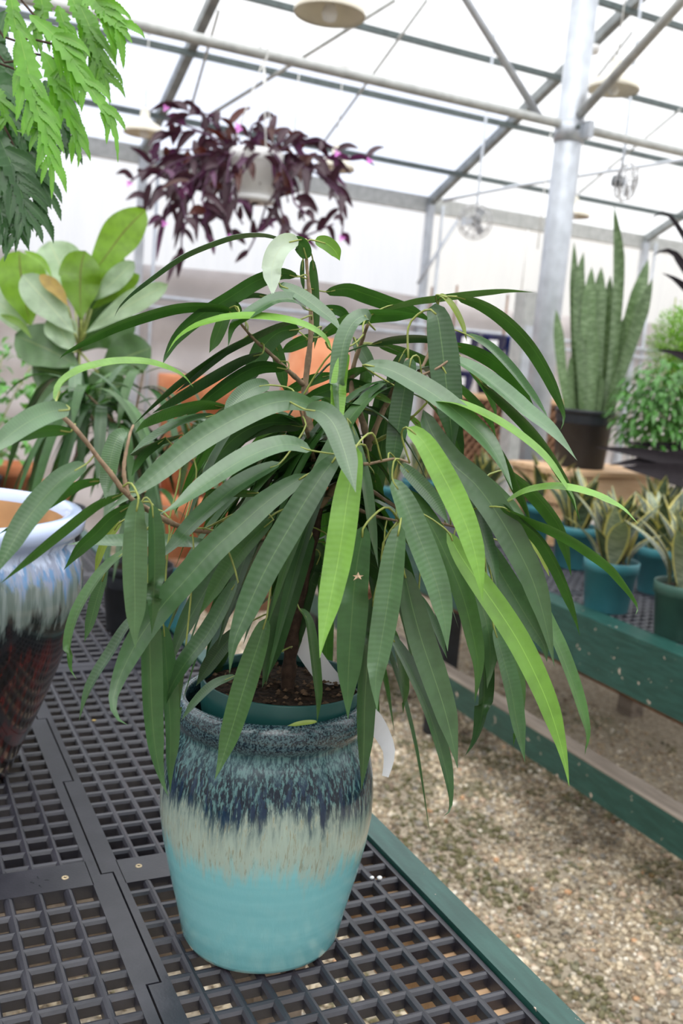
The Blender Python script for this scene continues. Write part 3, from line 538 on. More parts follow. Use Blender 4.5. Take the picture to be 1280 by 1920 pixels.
LV = [  # kind, depth at base, depth at tip, apparent width px, points
('D', .0, -.10, 9, [(545, 454), (500, 438), (450, 438), (400, 452), (340, 478), (285, 517), (247, 548), (222, 576), (214, 597)]),
('W', -.01, -.05, 36, [(560, 450), (535, 456), (518, 476), (509, 508), (510, 535), (511, 556)]),
('U', .0, -.01, 26, [(575, 485), (570, 468), (560, 455), (550, 458), (545, 464)]),
('L', .01, .02, 24, [(590, 451), (612, 457), (628, 471), (637, 489)]),
('U', .03, .04, 17, [(586, 485), (590, 520), (592, 560), (593, 610), (589, 655)]),
('U', .03, .03, 8, [(568, 486), (567, 515), (570, 547)]),
('U', .0, -.12, 27, [(558, 519), (525, 512), (480, 527), (430, 558), (370, 595), (330, 632), (310, 668), (305, 683)]),
('D', .02, .02, 9, [(507, 556), (470, 553), (430, 566)]),
('U', -.05, -.15, 18, [(446, 594), (420, 578), (380, 573), (330, 576), (270, 592), (210, 614), (160, 640), (122, 662), (111, 674)]),
('M', -.05, -.06, 22, [(428, 580), (416, 606), (403, 638), (392, 662)]),
('U', -.04, -.05, 18, [(450, 590), (440, 575), (425, 572), (415, 580)]),
('L', -.05, -.12, 12, [(622, 657), (602, 630), (560, 609), (500, 598), (440, 597), (400, 604), (362, 616), (332, 636), (312, 664)]),
('P', -.03, -.10, 20, [(574, 580), (555, 563), (520, 562), (485, 580), (455, 600), (437, 618), (427, 652)]),
('P', -.03, -.06, 22, [(522, 532), (560, 552), (595, 577), (625, 602), (640, 624)]),
('U', .05, .08, 26, [(609, 547), (650, 541), (687, 552), (727, 566), (774, 582), (815, 606)]),
('U', .04, .05, 17, [(604, 577), (637, 583), (650, 597), (660, 615)]),
('U', .03, -.03, 24, [(598, 632), (637, 606), (680, 592), (736, 589), (800, 592)]),
('D', -.05, -.08, 52, [(800, 580), (818, 590), (827, 640), (834, 700), (842, 770), (850, 850)]),
('M', -.01, -.05, 23, [(852, 556), (899, 568), (946, 597), (992, 644), (1027, 700), (1049, 750), (1058, 781), (1050, 807)]),
('M', .0, .03, 12, [(717, 578), (774, 562), (821, 555), (883, 547), (946, 543), (1002, 548)]),
('O', .0, -.02, 10, [(822, 553), (832, 556), (849, 575), (866, 608), (875, 641)]),
('P', -.02, -.06, 15, [(872, 626), (914, 650), (955, 691), (992, 737), (1017, 769), (1028, 786)]),
('U', .0, -.02, 23, [(845, 645), (892, 659), (939, 687), (980, 730), (1000, 760)]),
('P', -.06, -.11, 25, [(848, 670), (899, 700), (946, 736), (986, 771), (1024, 800), (1055, 831), (1082, 864)]),
('M', -.02, -.05, 18, [(900, 715), (946, 755), (992, 800), (1024, 840), (1049, 880), (1070, 920), (1089, 982)]),
('L', -.11, -.15, 13, [(803, 751), (849, 755), (899, 775), (946, 801), (992, 834), (1024, 864), (1052, 902), (1074, 935), (1081, 965)]),
('P', -.09, -.15, 35, [(680, 684), (727, 692), (774, 716), (821, 745), (867, 782), (905, 818), (930, 852), (950, 892), (961, 920)]),
('M', -.07, -.10, 18, [(880, 775), (915, 815), (946, 862), (968, 910), (985, 948), (998, 992)]),
('P', -.10, -.13, 49, [(793, 768), (810, 812), (845, 866), (890, 907), (930, 960), (965, 1020), (995, 1080), (1015, 1140), (1028, 1195), (1039, 1250)]),
('L', -.16, -.21, 43, [(762, 801), (792, 826), (828, 888), (858, 948), (880, 1003), (895, 1060), (905, 1129)]),
('L', -.13, -.20, 41, [(837, 994), (865, 1045), (900, 1095), (935, 1145), (970, 1200), (1000, 1258), (1027, 1320), (1048, 1385), (1060, 1435), (1067, 1476)]),
('P', -.14, -.18, 45, [(735, 897), (757, 938), (778, 990), (800, 1045), (820, 1100), (833, 1160), (839, 1222)]),
('P', -.16, -.20, 45, [(750, 982), (740, 1035), (731, 1100), (722, 1160), (712, 1220), (704, 1275), (707, 1335)]),
('M', -.10, -.12, 36, [(765, 917), (805, 980), (840, 1050), (868, 1120), (886, 1190), (896, 1250), (890, 1319)]),
('D', -.09, -.12, 25, [(863, 897), (890, 955), (908, 1010), (925, 1065), (933, 1108)]),
('P', -.09, -.10, 38, [(850, 1015), (885, 1090), (907, 1150), (918, 1205), (917, 1255), (913, 1292)]),
('D', -.08, -.09, 27, [(878, 1115), (899, 1185), (907, 1250), (907, 1310), (900, 1356), (888, 1392), (871, 1418)]),
('D', -.10, -.12, 29, [(925, 1175), (944, 1238), (958, 1293), (967, 1346), (975, 1386), (984, 1430)]),
('M', -.08, -.09, 17, [(945, 1190), (967, 1250), (972, 1306), (967, 1365), (962, 1402)]),
('M', -.05, -.07, 22, [(1003, 1105), (1027, 1168), (1048, 1215), (1073, 1280), (1092, 1340), (1101, 1378), (1096, 1416)]),
('D', -.04, -.06, 40, [(910, 1015), (935, 1068), (965, 1120), (995, 1170), (1019, 1210), (1025, 1242)]),
('M', -.11, -.16, 20, [(938, 942), (967, 970), (1000, 998), (1020, 1022), (1040, 1057), (1052, 1082), (1067, 1120), (1078, 1155), (1087, 1193)]),
('M', -.12, -.20, 17, [(935, 950), (997, 977), (1035, 992), (1075, 1013), (1112, 1038), (1145, 1064), (1170, 1095), (1188, 1122), (1195, 1138), (1191, 1153)]),
('L', -.10, -.20, 12, [(943, 946), (975, 928), (1005, 919), (1042, 916), (1080, 921), (1117, 932), (1135, 940), (1167, 955), (1197, 983)]),
('M', .02, .0, 23, [(950, 880), (1000, 925), (1030, 960), (1050, 992), (1062, 1030), (1071, 1082)]),
('P', -.03, -.02, 23, [(880, 880), (915, 910), (950, 942), (990, 976)]),
('O', -.01, .0, 10, [(985, 1000), (1012, 1040), (1030, 1082)]),
('P', -.13, -.18, 29, [(692, 606), (684, 592), (662, 605), (645, 640), (637, 690), (632, 740), (633, 795)]),
('L', -.155, -.185, 27, [(650, 660), (640, 690), (634, 735), (632, 785), (634, 820)]),
('P', -.19, -.25, 42, [(572, 768), (602, 772), (626, 796), (643, 838), (655, 880), (667, 924)]),
('L', -.19, -.26, 49, [(668, 836), (661, 880), (651, 935), (644, 985), (634, 1050), (624, 1100), (614, 1150), (605, 1195), (599, 1235)]),
('D', -.17, -.24, 49, [(637, 850), (608, 885), (575, 935), (542, 990), (510, 1045), (482, 1100), (458, 1155), (438, 1205), (430, 1264)]),
('D', -.16, -.27, 47, [(580, 888), (540, 912), (495, 945), (450, 985), (400, 1030), (350, 1085), (305, 1135), (265, 1190), (235, 1245), (217, 1290), (211, 1322), (220, 1347), (240, 1360)]),
('P', -.14, -.22, 43, [(600, 766), (550, 752), (505, 757), (455, 778), (405, 805), (355, 838), (310, 875), (265, 912), (225, 940), (198, 961)]),
('M', -.23, -.30, 17, [(232, 925), (180, 945), (120, 990), (60, 1040), (0, 1095)]),
('P', -.16, -.22, 33, [(584, 845), (545, 833), (505, 840), (455, 862), (410, 890), (365, 922), (330, 948), (299, 964)]),
('P', -.09, -.12, 30, [(506, 722), (482, 725), (455, 740), (432, 765), (419, 788)]),
('U', -.04, -.10, 24, [(539, 692), (500, 686), (470, 692), (435, 712), (400, 738), (368, 765), (338, 792)]),
('D', -.05, -.14, 19, [(492, 662), (450, 675), (400, 702), (350, 732), (310, 757), (284, 776)]),
('D', -.02, -.12, 13, [(560, 600), (520, 608), (470, 630), (420, 655), (375, 685), (325, 722), (280, 765), (249, 798)]),
('D', -.04, -.10, 9, [(455, 637), (400, 675), (360, 708), (328, 737)]),
('M', -.11, -.20, 20, [(422, 762), (380, 757), (337, 765), (300, 777), (270, 792), (251, 814)]),
('P', -.12, -.20, 14, [(405, 778), (350, 790), (312, 807), (275, 830), (243, 853)]),
('D', -.12, -.20, 10, [(342, 815), (300, 827), (262, 842), (241, 853)]),
('U', -.15, -.21, 14, [(312, 822), (276, 845), (256, 868), (246, 894)]),
('P', -.25, -.27, 31, [(239, 811), (223, 817), (211, 845), (204, 880), (199, 912), (198, 936)]),
('P', -.29, -.36, 39, [(130, 768), (95, 772), (55, 790), (15, 818), (-35, 862)]),
('U', -.28, -.33, 20, [(133, 809), (100, 806), (62, 812), (20, 830)]),
('D', -.28, -.34, 41, [(163, 869), (125, 892), (88, 928), (50, 975), (20, 1025), (-14, 1085)]),
('U', -.26, -.30, 18, [(194, 899), (150, 906), (110, 928), (60, 960), (-5, 1003)]),
('L', -.28, -.14, 12, [(105, 752), (117, 720), (150, 698), (187, 687), (225, 681), (275, 682), (320, 694), (345, 707), (363, 727)]),
('P', -.275, -.28, 42, [(259, 932), (254, 975), (252, 1030), (252, 1085), (253, 1140), (252, 1180), (254, 1218)]),
('D', -.24, -.24, 29, [(284, 945), (289, 995), (290, 1070), (287, 1130), (284, 1190)]),
('D', -.21, -.22, 36, [(276, 1085), (280, 1180), (282, 1260), (285, 1340), (292, 1410), (304, 1465), (316, 1494)]),
('D', -.19, -.20, 27, [(306, 1170), (312, 1250), (317, 1320), (320, 1380), (318, 1440), (319, 1488)]),
('M', -.17, -.17, 18, [(347, 1225), (336, 1280), (330, 1330), (332, 1382)]),
('D', -.17, -.20, 29, [(445, 1085), (415, 1145), (385, 1195), (350, 1240), (320, 1290), (301, 1344)]),
('D', -.13, -.16, 35, [(520, 960), (480, 990), (440, 1025), (405, 1075), (375, 1125), (345, 1180), (330, 1215), (317, 1262)]),
('M', -.145, -.16, 31, [(512, 973), (465, 1018), (428, 1065), (400, 1110), (372, 1156)]),
('D', -.14, -.20, 29, [(527, 867), (480, 890), (440, 915), (400, 948), (360, 985), (320, 1028), (276, 1062)]),
('P', -.10, -.22, 23, [(405, 1023), (340, 1018), (280, 1017), (220, 1017), (170, 1018), (127, 1021)]),
('M', -.13, -.15, 14, [(485, 926), (430, 922), (370, 920)]),
('M', -.20, -.26, 17, [(242, 1028), (200, 1065), (170, 1105), (147, 1145), (133, 1185), (128, 1225), (131, 1255), (144, 1274)]),
('D', -.20, -.24, 17, [(264, 1143), (235, 1180), (208, 1225), (182, 1265), (162, 1305), (148, 1352)]),
('U', -.20, -.22, 24, [(247, 947), (212, 968), (180, 1000), (150, 1028), (119, 1069)]),
('O', -.14, -.13, 14, [(228, 977), (195, 1020), (177, 1077)]),
('D', -.10, -.10, 20, [(198, 1070), (182, 1120), (170, 1165), (158, 1204)]),
('D', -.12, -.14, 45, [(584, 998), (563, 1045), (545, 1095), (528, 1150), (514, 1205), (502, 1250), (491, 1290)]),
('M', -.15, -.20, 41, [(500, 1158), (485, 1205), (467, 1260), (450, 1315), (432, 1375), (416, 1425), (402, 1463)]),
('D', -.11, -.12, 15, [(442, 1267), (400, 1285), (365, 1318), (339, 1352)]),
('D', -.05, -.06, 27, [(447, 1178), (415, 1215), (390, 1250), (367, 1287)]),
('M', -.12, -.14, 17, [(560, 1140), (575, 1160), (584, 1210), (590, 1260), (595, 1310), (594, 1358)]),
('O', -.13, -.13, 8, [(594, 1353), (567, 1356), (538, 1361)]),
('D', -.16, -.18, 51, [(684, 984), (672, 1040), (664, 1100), (659, 1160), (655, 1220), (652, 1285), (652, 1350)]),
('D', -.14, -.155, 34, [(702, 1115), (692, 1190), (687, 1260), (683, 1330), (682, 1395), (680, 1445), (677, 1484)]),
('D', -.13, -.15, 25, [(728, 1185), (765, 1250), (797, 1318), (820, 1385), (836, 1445), (844, 1495), (841, 1524), (831, 1531)]),
('P', -.125, -.15, 47, [(755, 1062), (772, 1135), (790, 1200), (812, 1265), (833, 1330), (848, 1390), (858, 1442)]),
('M', -.10, -.10, 15, [(733, 1175), (748, 1235), (758, 1290), (755, 1339)]),
('D', -.10, -.11, 13, [(785, 1115), (815, 1175), (838, 1235)]),
('D', -.08, -.10, 37, [(772, 670), (760, 720), (750, 780), (740, 840), (731, 905)]),
('U', -.04, -.05, 19, [(757, 660), (738, 695), (726, 737)]),
('M', .01, .01, 22, [(690, 665), (683, 720), (682, 780), (689, 825)]),
('M', .02, .02, 23, [(700, 885), (708, 930), (717, 990)]),
('P', -.12, -.13, 19, [(650, 785), (668, 850), (683, 910), (693, 980), (703, 1035), (709, 1065)]),
('P', -.10, -.11, 26, [(750, 870), (785, 905), (815, 940), (842, 984)]),
('U', -.07, -.10, 35, [(568, 800), (520, 792), (475, 800), (432, 828), (400, 868), (388, 895)]),
('U', .03, .03, 19, [(624, 702), (585, 712), (550, 728), (520, 744)]),
('U', .0, .01, 25, [(694, 727), (655, 722), (615, 732), (580, 745), (555, 754)]),
('U', .05, .05, 21, [(592, 630), (555, 645), (524, 662)]),
('U', .0, -.03, 34, [(562, 617), (525, 622), (497, 645), (480, 675), (468, 705), (453, 738)]),
('U', .03, .03, 22, [(516, 638), (525, 680), (536, 738)]),
('D', .0, -.01, 14, [(695, 646), (740, 635), (800, 634), (852, 652)]),
('M', .02, .03, 17, [(708, 645), (758, 659), (805, 680), (840, 712)]),
('P', .0, .0, 23, [(663, 636), (685, 670), (701, 708)]),
('M', .05, .04, 11, [(878, 688), (912, 728), (928, 765), (929, 788)]),
('M', .05, .04, 14, [(848, 710), (895, 755), (920, 790), (930, 822)]),
('L', -.02, -.02, 10, [(768, 780), (783, 795), (800, 811)]),
('L', -.06, -.06, 11, [(692, 738), (715, 745), (738, 758)]),
('D', -.03, -.03, 15, [(678, 766), (705, 772), (732, 787)]),
('D', -.05, -.07, 30, [(610, 1000), (640, 1040), (655, 1100), (660, 1160)]),
('D', .0, .0, 30, [(600, 1040), (575, 1110), (560, 1180), (556, 1230)]),
('D', .06, .08, 30, [(640, 940), (690, 1010), (730, 1090), (745, 1160)]),
('U', .02, .02, 34, [(640, 1030), (700, 1060), (760, 1130), (790, 1200)]),
]
KW = {'D': 44, 'U': 34, 'M': 40, 'L': 42, 'P': 42, 'W': 36, 'O': 12}
for (k_, d0, d1, w, pts) in LV:
    n = len(pts); ds = d0+(d1-d0)*np.linspace(0, 1, n)
    C = np.array([P3(x, y, d) for (x, y), d in zip(pts, ds)]); tm = float(np.mean([vdep(c) for c in C]))
    L = np.linalg.norm(np.diff(C, axis=0), axis=1).sum(); wn = max(w, min(KW[k_], L*F/tm*.16))
    th = math.acos(min(1, w/wn)); th = max(th, .22); wid = 1.10*w/math.cos(th)*tm/F
    j = int(np.argmin(np.linalg.norm(BPTS-C[0], axis=1))); bp = BPTS[j]; dist = np.linalg.norm(bp-C[0]); pet = None
    if dist < .17 and dist > .004 and pts[0][1] < 1300:
        t0 = C[0]-C[1]; t0 /= np.linalg.norm(t0); pet = spline([bp, .5*(bp+C[0])+t0*dist*.22+UPV*.004, C[0], C[0]-t0*.012], 10)
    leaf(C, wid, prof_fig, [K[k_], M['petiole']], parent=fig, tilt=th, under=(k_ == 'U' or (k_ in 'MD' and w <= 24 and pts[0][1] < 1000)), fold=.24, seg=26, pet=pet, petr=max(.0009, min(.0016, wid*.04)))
FILL = [i for i in list(range(8, 38))+list(range(52, 78))+list(range(156, 182)) if BPTS[i][2] > ZS+.10]
def arch(base, az, L, rise, droop, w, mat, parent, prof=prof_fig, name='leaf', seg=14, fold=.16, pet=None, mb=None):
    d = np.array([math.cos(az), math.sin(az), 0]); C = [np.asarray(base)+d*L*(.85*s-.12*s*s)+UPV*L*(rise*s-droop*s*s) for s in np.linspace(0, 1, 6)]
    return leaf(C, w, prof, [mat, M['petiole']], name, parent, tilt=0., fold=fold, seg=seg, view=False, pet=pet, mb=mb)
for k in range(84):                                               # inner and rear leaves of the crown
    i = random.choice(FILL); bp = BPTS[i]; az = random.uniform(-.75, 3.75); L = random.uniform(.15, .24)
    pos = bp+UPV*random.uniform(-.01, .01)
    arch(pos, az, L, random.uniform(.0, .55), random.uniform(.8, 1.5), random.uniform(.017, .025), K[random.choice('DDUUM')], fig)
fk = MB(); p = P3(671, 1081, -.176)
for k in range(5):
    a = k*1.2566+.3; d = R*math.cos(a)+U*math.sin(a)*.6; e2 = R*math.cos(a+.63)+U*math.sin(a+.63)*.6; e3 = R*math.cos(a-.63)+U*math.sin(a-.63)*.6
    fk.add([p-W*.001, p+e3*.0025, p+d*(.0075 if k % 2 else .0055)-W*.001, p+e2*.0025], [(0, 1, 2, 3)], smooth=False)
fk.build('dry_fleck', M['drybit'], fig, label='pale brown dried scrap stuck on a dark leaf')
# white plant tag looped over the rim
tg = [(556, 1186, .015), (585, 1232, .02), (615, 1272, .03), (650, 1308, .045), (690, 1342, .07), (716, 1376, .075), (729, 1408, .07), (727, 1435, .065), (722, 1456, .06)]
C = spline([P3(*p) for p in tg], 24); wv = np.linspace(1, 1, 24)*.0125; wv[-8:] = np.linspace(.0125, .004, 8); b = MB(); vs = []
for i, c__ in enumerate(C):
    T = C[min(i+1, 23)]-C[max(i-1, 0)]; V = O-c__; s_ = np.cross(T, V); s_ /= np.linalg.norm(s_); nn = V/np.linalg.norm(V)*.0005
    vs += [c__-s_*wv[i]+nn, c__+s_*wv[i]+nn, c__+s_*wv[i]-nn, c__-s_*wv[i]-nn]
b.add(vs, [(i*4+k, i*4+(k+1) % 4, i*4+4+(k+1) % 4, i*4+4+k) for i in range(23) for k in range(4)], smooth=False)
b.build('plant_tag', M['paper'], fig, label='long white plastic tag bent over the rim')
# ================================================================== POTTED PLANTS BEHIND, ON THE NEAR BENCH
def plain_pot(r0, r1, h, lip=.018, th=.004):
    return [(0, .001), (r0*.96, 0), (r0, .003), (r1-.006, h-lip), (r1-.001, h-lip+.001), (r1, h-.002), (r1-th*.5, h), (r1-th, h-.003), (r1-th-.002, h-.03), (r0-th, .01), (0, .01)]
def pot_with_soil(t, c, r0, r1, h, mat, lip=.02):
    p_ = MB().lathe(plain_pot(r0, r1, h, lip), 40).build('pot', mat, t, loc=c)
    soil_mesh(r1-.006, (c[0], c[1]), c[2]+h-.018, .004, 28).build('soil', M['soil'], p_)
# second strap-leaved fig
c2 = (-.035, 1.17, HB)
f2 = empty('potted_fig', c2, 'blurred strap-leaved fig in a black pot, behind and left of the turquoise pot', 'plant')
pot_with_soil(f2, c2, .065, .085, .16, M['black'])
b2 = []
for pts in ([(0, 0, .14), (.01, .01, .3), (-.02, .02, .46), (.0, .04, .6)], [(0, .01, .3), (-.06, .03, .4), (-.13, .02, .52), (-.16, .0, .60)], [(-.01, .01, .34), (.08, 0, .42), (.14, -.02, .5)], [(-.02, .02, .44), (-.09, -.05, .5), (-.16, -.1, .56)]):
    C = spline([np.array(c2)+np.array(p) for p in pts], 14); MB().tube(C, np.linspace(.006, .002, 14), 8).build('branch', M['bark'], f2); b2 += list(C[4:])
for k in range(105):
    bp = b2[random.randrange(len(b2))]; arch(bp, random.uniform(0, 6.28), random.uniform(.18, .28), random.uniform(.1, .7), random.uniform(.7, 1.5), random.uniform(.018, .027), K[random.choice('PDUDM')], f2)
# fiddle leaf fig
cf = (.0-.16, 1.72, HB)
fd = empty('potted_fiddle_fig', cf, 'fiddle-leaf fig with broad rounded upright leaves, at left behind the empty pot', 'plant')
pot_with_soil(fd, cf, .085, .11, .20, M['black'])
tf = vdep((cf[0], cf[1], 1.4)); C = spline([(cf[0], cf[1], HB+.18), atd(146, 850, tf), atd(143, 720, tf), atd(150, 640, tf), atd(150, 590, tf)], 18); MB().tube(C, np.linspace(.009, .005, 18), 8).build('trunk', M['barkdark'], fd)
for k_, w, dd, pts in (('fid', 78, -.05, [(152, 600), (150, 548), (152, 500), (160, 470)]), ('fid', 72, -.02, [(160, 530), (195, 485), (232, 435), (273, 393)]), ('fid', 62, .05, [(160, 560), (195, 520), (232, 482)]),
    ('fid', 92, -.02, [(58, 612), (46, 560), (38, 505), (36, 470)]), ('fidp', 100, .12, [(140, 570), (118, 510), (92, 452)]), ('fidp', 40, -.02, [(168, 566), (205, 535), (252, 490)]), ('fid', 36, .02, [(172, 580), (215, 545), (262, 515)]),
    ('fidp', 44, -.08, [(160, 625), (230, 578), (315, 533)]), ('fidd', 74, .05, [(160, 600), (195, 570), (240, 545)]), ('fidd', 84, -.04, [(150, 690), (100, 660), (28, 628)]), ('fidd', 80, -.02, [(185, 700), (232, 672), (284, 652)]), ('fidd', 90, .08, [(150, 660), (185, 625), (255, 600)]),
    ('fidp', 66, -.08, [(140, 625), (100, 580), (42, 515)]), ('brown', 26, -.1, [(128, 575), (108, 545), (74, 515)]), ('fidd', 80, .0, [(150, 720), (110, 700), (60, 690)]), ('fidp', 60, -.06, [(138, 660), (120, 630), (100, 590)]), ('fidd', 90, .05, [(150, 760), (190, 735), (240, 720)]), ('fidp', 50, .0, [(60, 640), (20, 590), (-30, 540)]),
    ('fidd', 80, -.02, [(145, 800), (100, 770), (50, 765)])):
    leaf([atd(x, y, tf+dd) for x, y in pts], w*tf/F, prof_obov, [K2[k_], M['petiole']], parent=fd, tilt=.25, fold=.12, wave=.03, seg=18, pet=spline([C[-4], atd(pts[0][0], pts[0][1], tf+dd)], 4), petr=.003)
for (a, c__) in (((45, 470), (98, 520)), ((0, 590), (60, 635))):
    leaf([atd(*a, tf-.1), atd((a[0]+c__[0])/2+6, (a[1]+c__[1])/2-6, tf-.1), atd(*c__, tf-.1)], .02, prof_lance, [K2['fid'], M['petiole']], parent=fd, tilt=.2)
# small leafy herb at the left edge
ch = tuple(onz(-40, 960, HB)); ch = (ch[0], ch[1], HB)
hb = empty('potted_herb', ch, 'small bright green leafy plant at the far left edge below the fiddle-leaf fig', 'plant'); pot_with_soil(hb, ch, .06, .08, .14, M['black'])
th_ = vdep(ch); tops = [atd(x, y, th_+random.uniform(-.1, .1)) for x, y in [(random.uniform(-60, 62), random.uniform(640, 860)) for k in range(95)]]
for p in tops[:12]: MB().tube(spline([np.array(ch)+UPV*.12, .5*(np.array(ch)+p)+UPV*.1, p], 8), .002, 6).build('stem', M['petiole'], hb)
for p in tops:
    for q in range(2): arch(p+rng.normal(0, .01, 3), random.uniform(0, 6.28), random.uniform(.04, .07), .3, .7, random.uniform(.02, .032), K2['herb'], hb, prof_lance, seg=6)
# small teal pot behind the crown
ct = onz(345, 1188, HB); ct = (ct[0]-.03, ct[1]+.08, HB)
tpz = empty('nursery_pot', ct, 'teal plastic nursery pot half hidden behind the strap leaves, beside the black pot', 'pot'); pot_with_soil(tpz, ct, .05, .065, .13, M['teal'])
# terracotta things
def terra_pot(r0, r1, h, flip=False):
    pr_ = [(0, 0), (r0, 0), (r1*.93, h*.74), (r1, h*.75), (r1*1.02, h*.99), (r1*1.0, h), (r1*.92, h), (r1*.86, h*.72), (r0*.85, .03), (0, .03)]
    return [(r, h-z) for r, z in pr_][::-1] if flip else pr_
def terra(loc, r0, r1, h, label, flip=False):
    e_ = MB().lathe(terra_pot(r0, r1, h, flip), 40).build('terracotta_pot', M['terra'], None, loc=loc, label=label, cat='pot', group='terracotta pots behind the fig'); return e_
tb = onz(600, 1158, .0); tb = tb+np.array([-.05, .25, 0])
pal = empty('pallet', (tb[0]+.1, tb[1]+.25, 0), 'low brown slatted pallet on the gravel under the stacked terracotta pots', 'pallet')
for k in range(7): b = MB(); x = tb[0]-.55+k*.19; b.box((x, tb[1]-.1, .09), (x+.15, tb[1]+.75, .12)); b.build('slat', M['woodbrown'], pal)
for y in (0, .6): b = MB(); b.box((tb[0]-.55, tb[1]+y-.08, 0), (tb[0]+.74, tb[1]+y, .09)); b.build('runner', M['woodbrown'], pal)
tx, ty = tb[0], tb[1]+.33
tq = vdep((tx, ty, 1)); px = tq/F
cx_ = atd(575, 1000, tq); tx, ty = cx_[0], cx_[1]
terra((tx, ty, .12), .20, .27, .46, 'bottom pot of the terracotta stack, standing on the pallet')
zt1 = atd(575, 735, vdep((tx, ty, 1.3)))[2]; zt0 = atd(575, 632, vdep((tx, ty, 1.5)))[2]
terra((tx, ty, .581), .17, .25, zt1-.02-.582, 'middle pot of the terracotta stack behind the fig trunk')
terra((tx-.01, ty, zt1-.018), 50*px, 66*px, zt0-zt1+.02, 'upturned terracotta pot on top of the stack', True)
l2 = atd(365, 800, tq+.5); terra((l2[0], l2[1], .0), .26, .30, .50, 'terracotta pot standing on gravel, under the wide shallow one'); zt2 = atd(365, 705, tq+.5)[2]
terra((l2[0], l2[1], .501), .20, .245, zt2-.50, 'wide terracotta pot left of the upturned one, below the fabric skirt')
for (x, y, r, h, lb) in ((30, 930, .10, .17, 'terracotta pot just behind the empty pot with the blue rim'), (105, 935, .07, .11, 'small terracotta pot between the blue rim and the blurred fig')):
    c__ = onz(x, y+20, HB); terra((c__[0], c__[1], HB), r*.7, r, h, lb)
# ================================================================== FAR BENCH PLANTS
def sans_plant(c, n, seed, label, potmat, hmax=.24, r1=.083, h=.155):
    rs = random.Random(seed); t = empty('potted_snake_plant', c, label, 'plant', 'dwarf snake plants in plastic pots'); pot_with_soil(t, c, r1*.78, r1, h, potmat, .034)
    for k in range(n):
        a = 6.283*k/n*2.4+rs.uniform(-.3, .3); q = rs.uniform(.0, .072); L = rs.uniform(.13, hmax)*(1.1-q*3); ln = .12+q*11*rs.uniform(.6, 1.1)
        b0 = np.array([c[0]+q*.7*math.cos(a), c[1]+q*.7*math.sin(a), c[2]+h-.018]); d = np.array([math.cos(a), math.sin(a), 0])
        C = [b0+UPV*L*s*(1-.12*ln*s)+d*L*ln*s*s*.9 for s in np.linspace(0, 1, 5)]
        leaf(C, rs.uniform(.046, .068), prof_lance, [K2['sans' if rs.random() < .62 else 'sansp'], M['petiole']], parent=t, tilt=0, view=False, nref=-d+np.array([.01, 0, .05]), fold=.25, seg=10)
    return t
SP = [((1.40, 1.155, HF), 'dwarf snake plant with yellow-edged leaves in the front teal pot at right', 'teal', 30), ((1.715, 1.70, HF), 'dwarf snake plant whose teal pot hides behind the front teal pot', 'teal', 26), ((1.765, 1.32, HF), 'dwarf snake plant in shaded teal pot, right behind the front one', 'teal', 26),
      ((1.405, .865, HF), 'snake plant in dull green pot cut off by the right edge', 'olivepot', 24), ((1.915, 2.155, HF), 'dwarf snake plant in teal pot beside the wooden crate', 'teal', 24), ((1.74, 2.36, HF), 'dwarf snake plant left of the one beside the crate, behind fig leaves', 'teal', 24), ((1.72, 2.85, HF), 'farthest dwarf snake plant on the green bench, glimpsed between fig leaves', 'teal', 20), ((1.45, 2.65, HF), 'dwarf snake plant near the bench corner, mostly hidden by fig leaves', 'teal', 20), ((2.02, 1.62, HF), 'dwarf snake plant against the crate under the black leaves', 'teal', 24)]
for i, (c, lb, mt, n) in enumerate(SP): sans_plant(c, n, i+3, lb, M[mt])
# wooden crate, tall snake plant
BPX = atd(1097, 878, 4.0); CT = BPX[2]-.004
crate = empty('wooden_crate', (2.2, 2.35, HF), 'pale wooden crate on the far bench carrying the tall snake plant', 'crate')
b = MB(); XC = ony(1046, 884, 2.03)[0]; b.box((XC, 2.02, CT-.02), (2.43, 2.37, CT)); b.build('top_board', M['wood'], crate)
for a_, c_ in (((XC+.012, 2.035, CT-.135), (2.42, 2.055, CT-.0205)), ((XC+.012, 2.335, CT-.135), (2.42, 2.355, CT-.0205)), ((XC+.012, 2.056, CT-.135), (XC+.03, 2.334, CT-.0205)), ((2.40, 2.056, CT-.135), (2.42, 2.334, CT-.0205))): b = MB(); b.box(a_, c_); b.build('side_board', M['wood'], crate)
for x in (XC+.031, 2.355):
    for y in (2.057, 2.29): b = MB(); b.box((x, y, HF+.001), (x+.044, y+.044, CT-.0205)); b.build('corner_post', M['wood'], crate)
bp_c = (BPX[0]+.03, BPX[1]+.08, CT+.001)
sn = empty('potted_snake_plant', bp_c, 'tall snake plant with upright banded sword leaves in black pot right of the post', 'plant'); ts = vdep((bp_c[0], bp_c[1], 1.3))
hp = atd(1097, 768, ts)[2]-CT; pot_with_soil(sn, bp_c, 46*ts/F, 56*ts/F, hp, M['black'], .02)
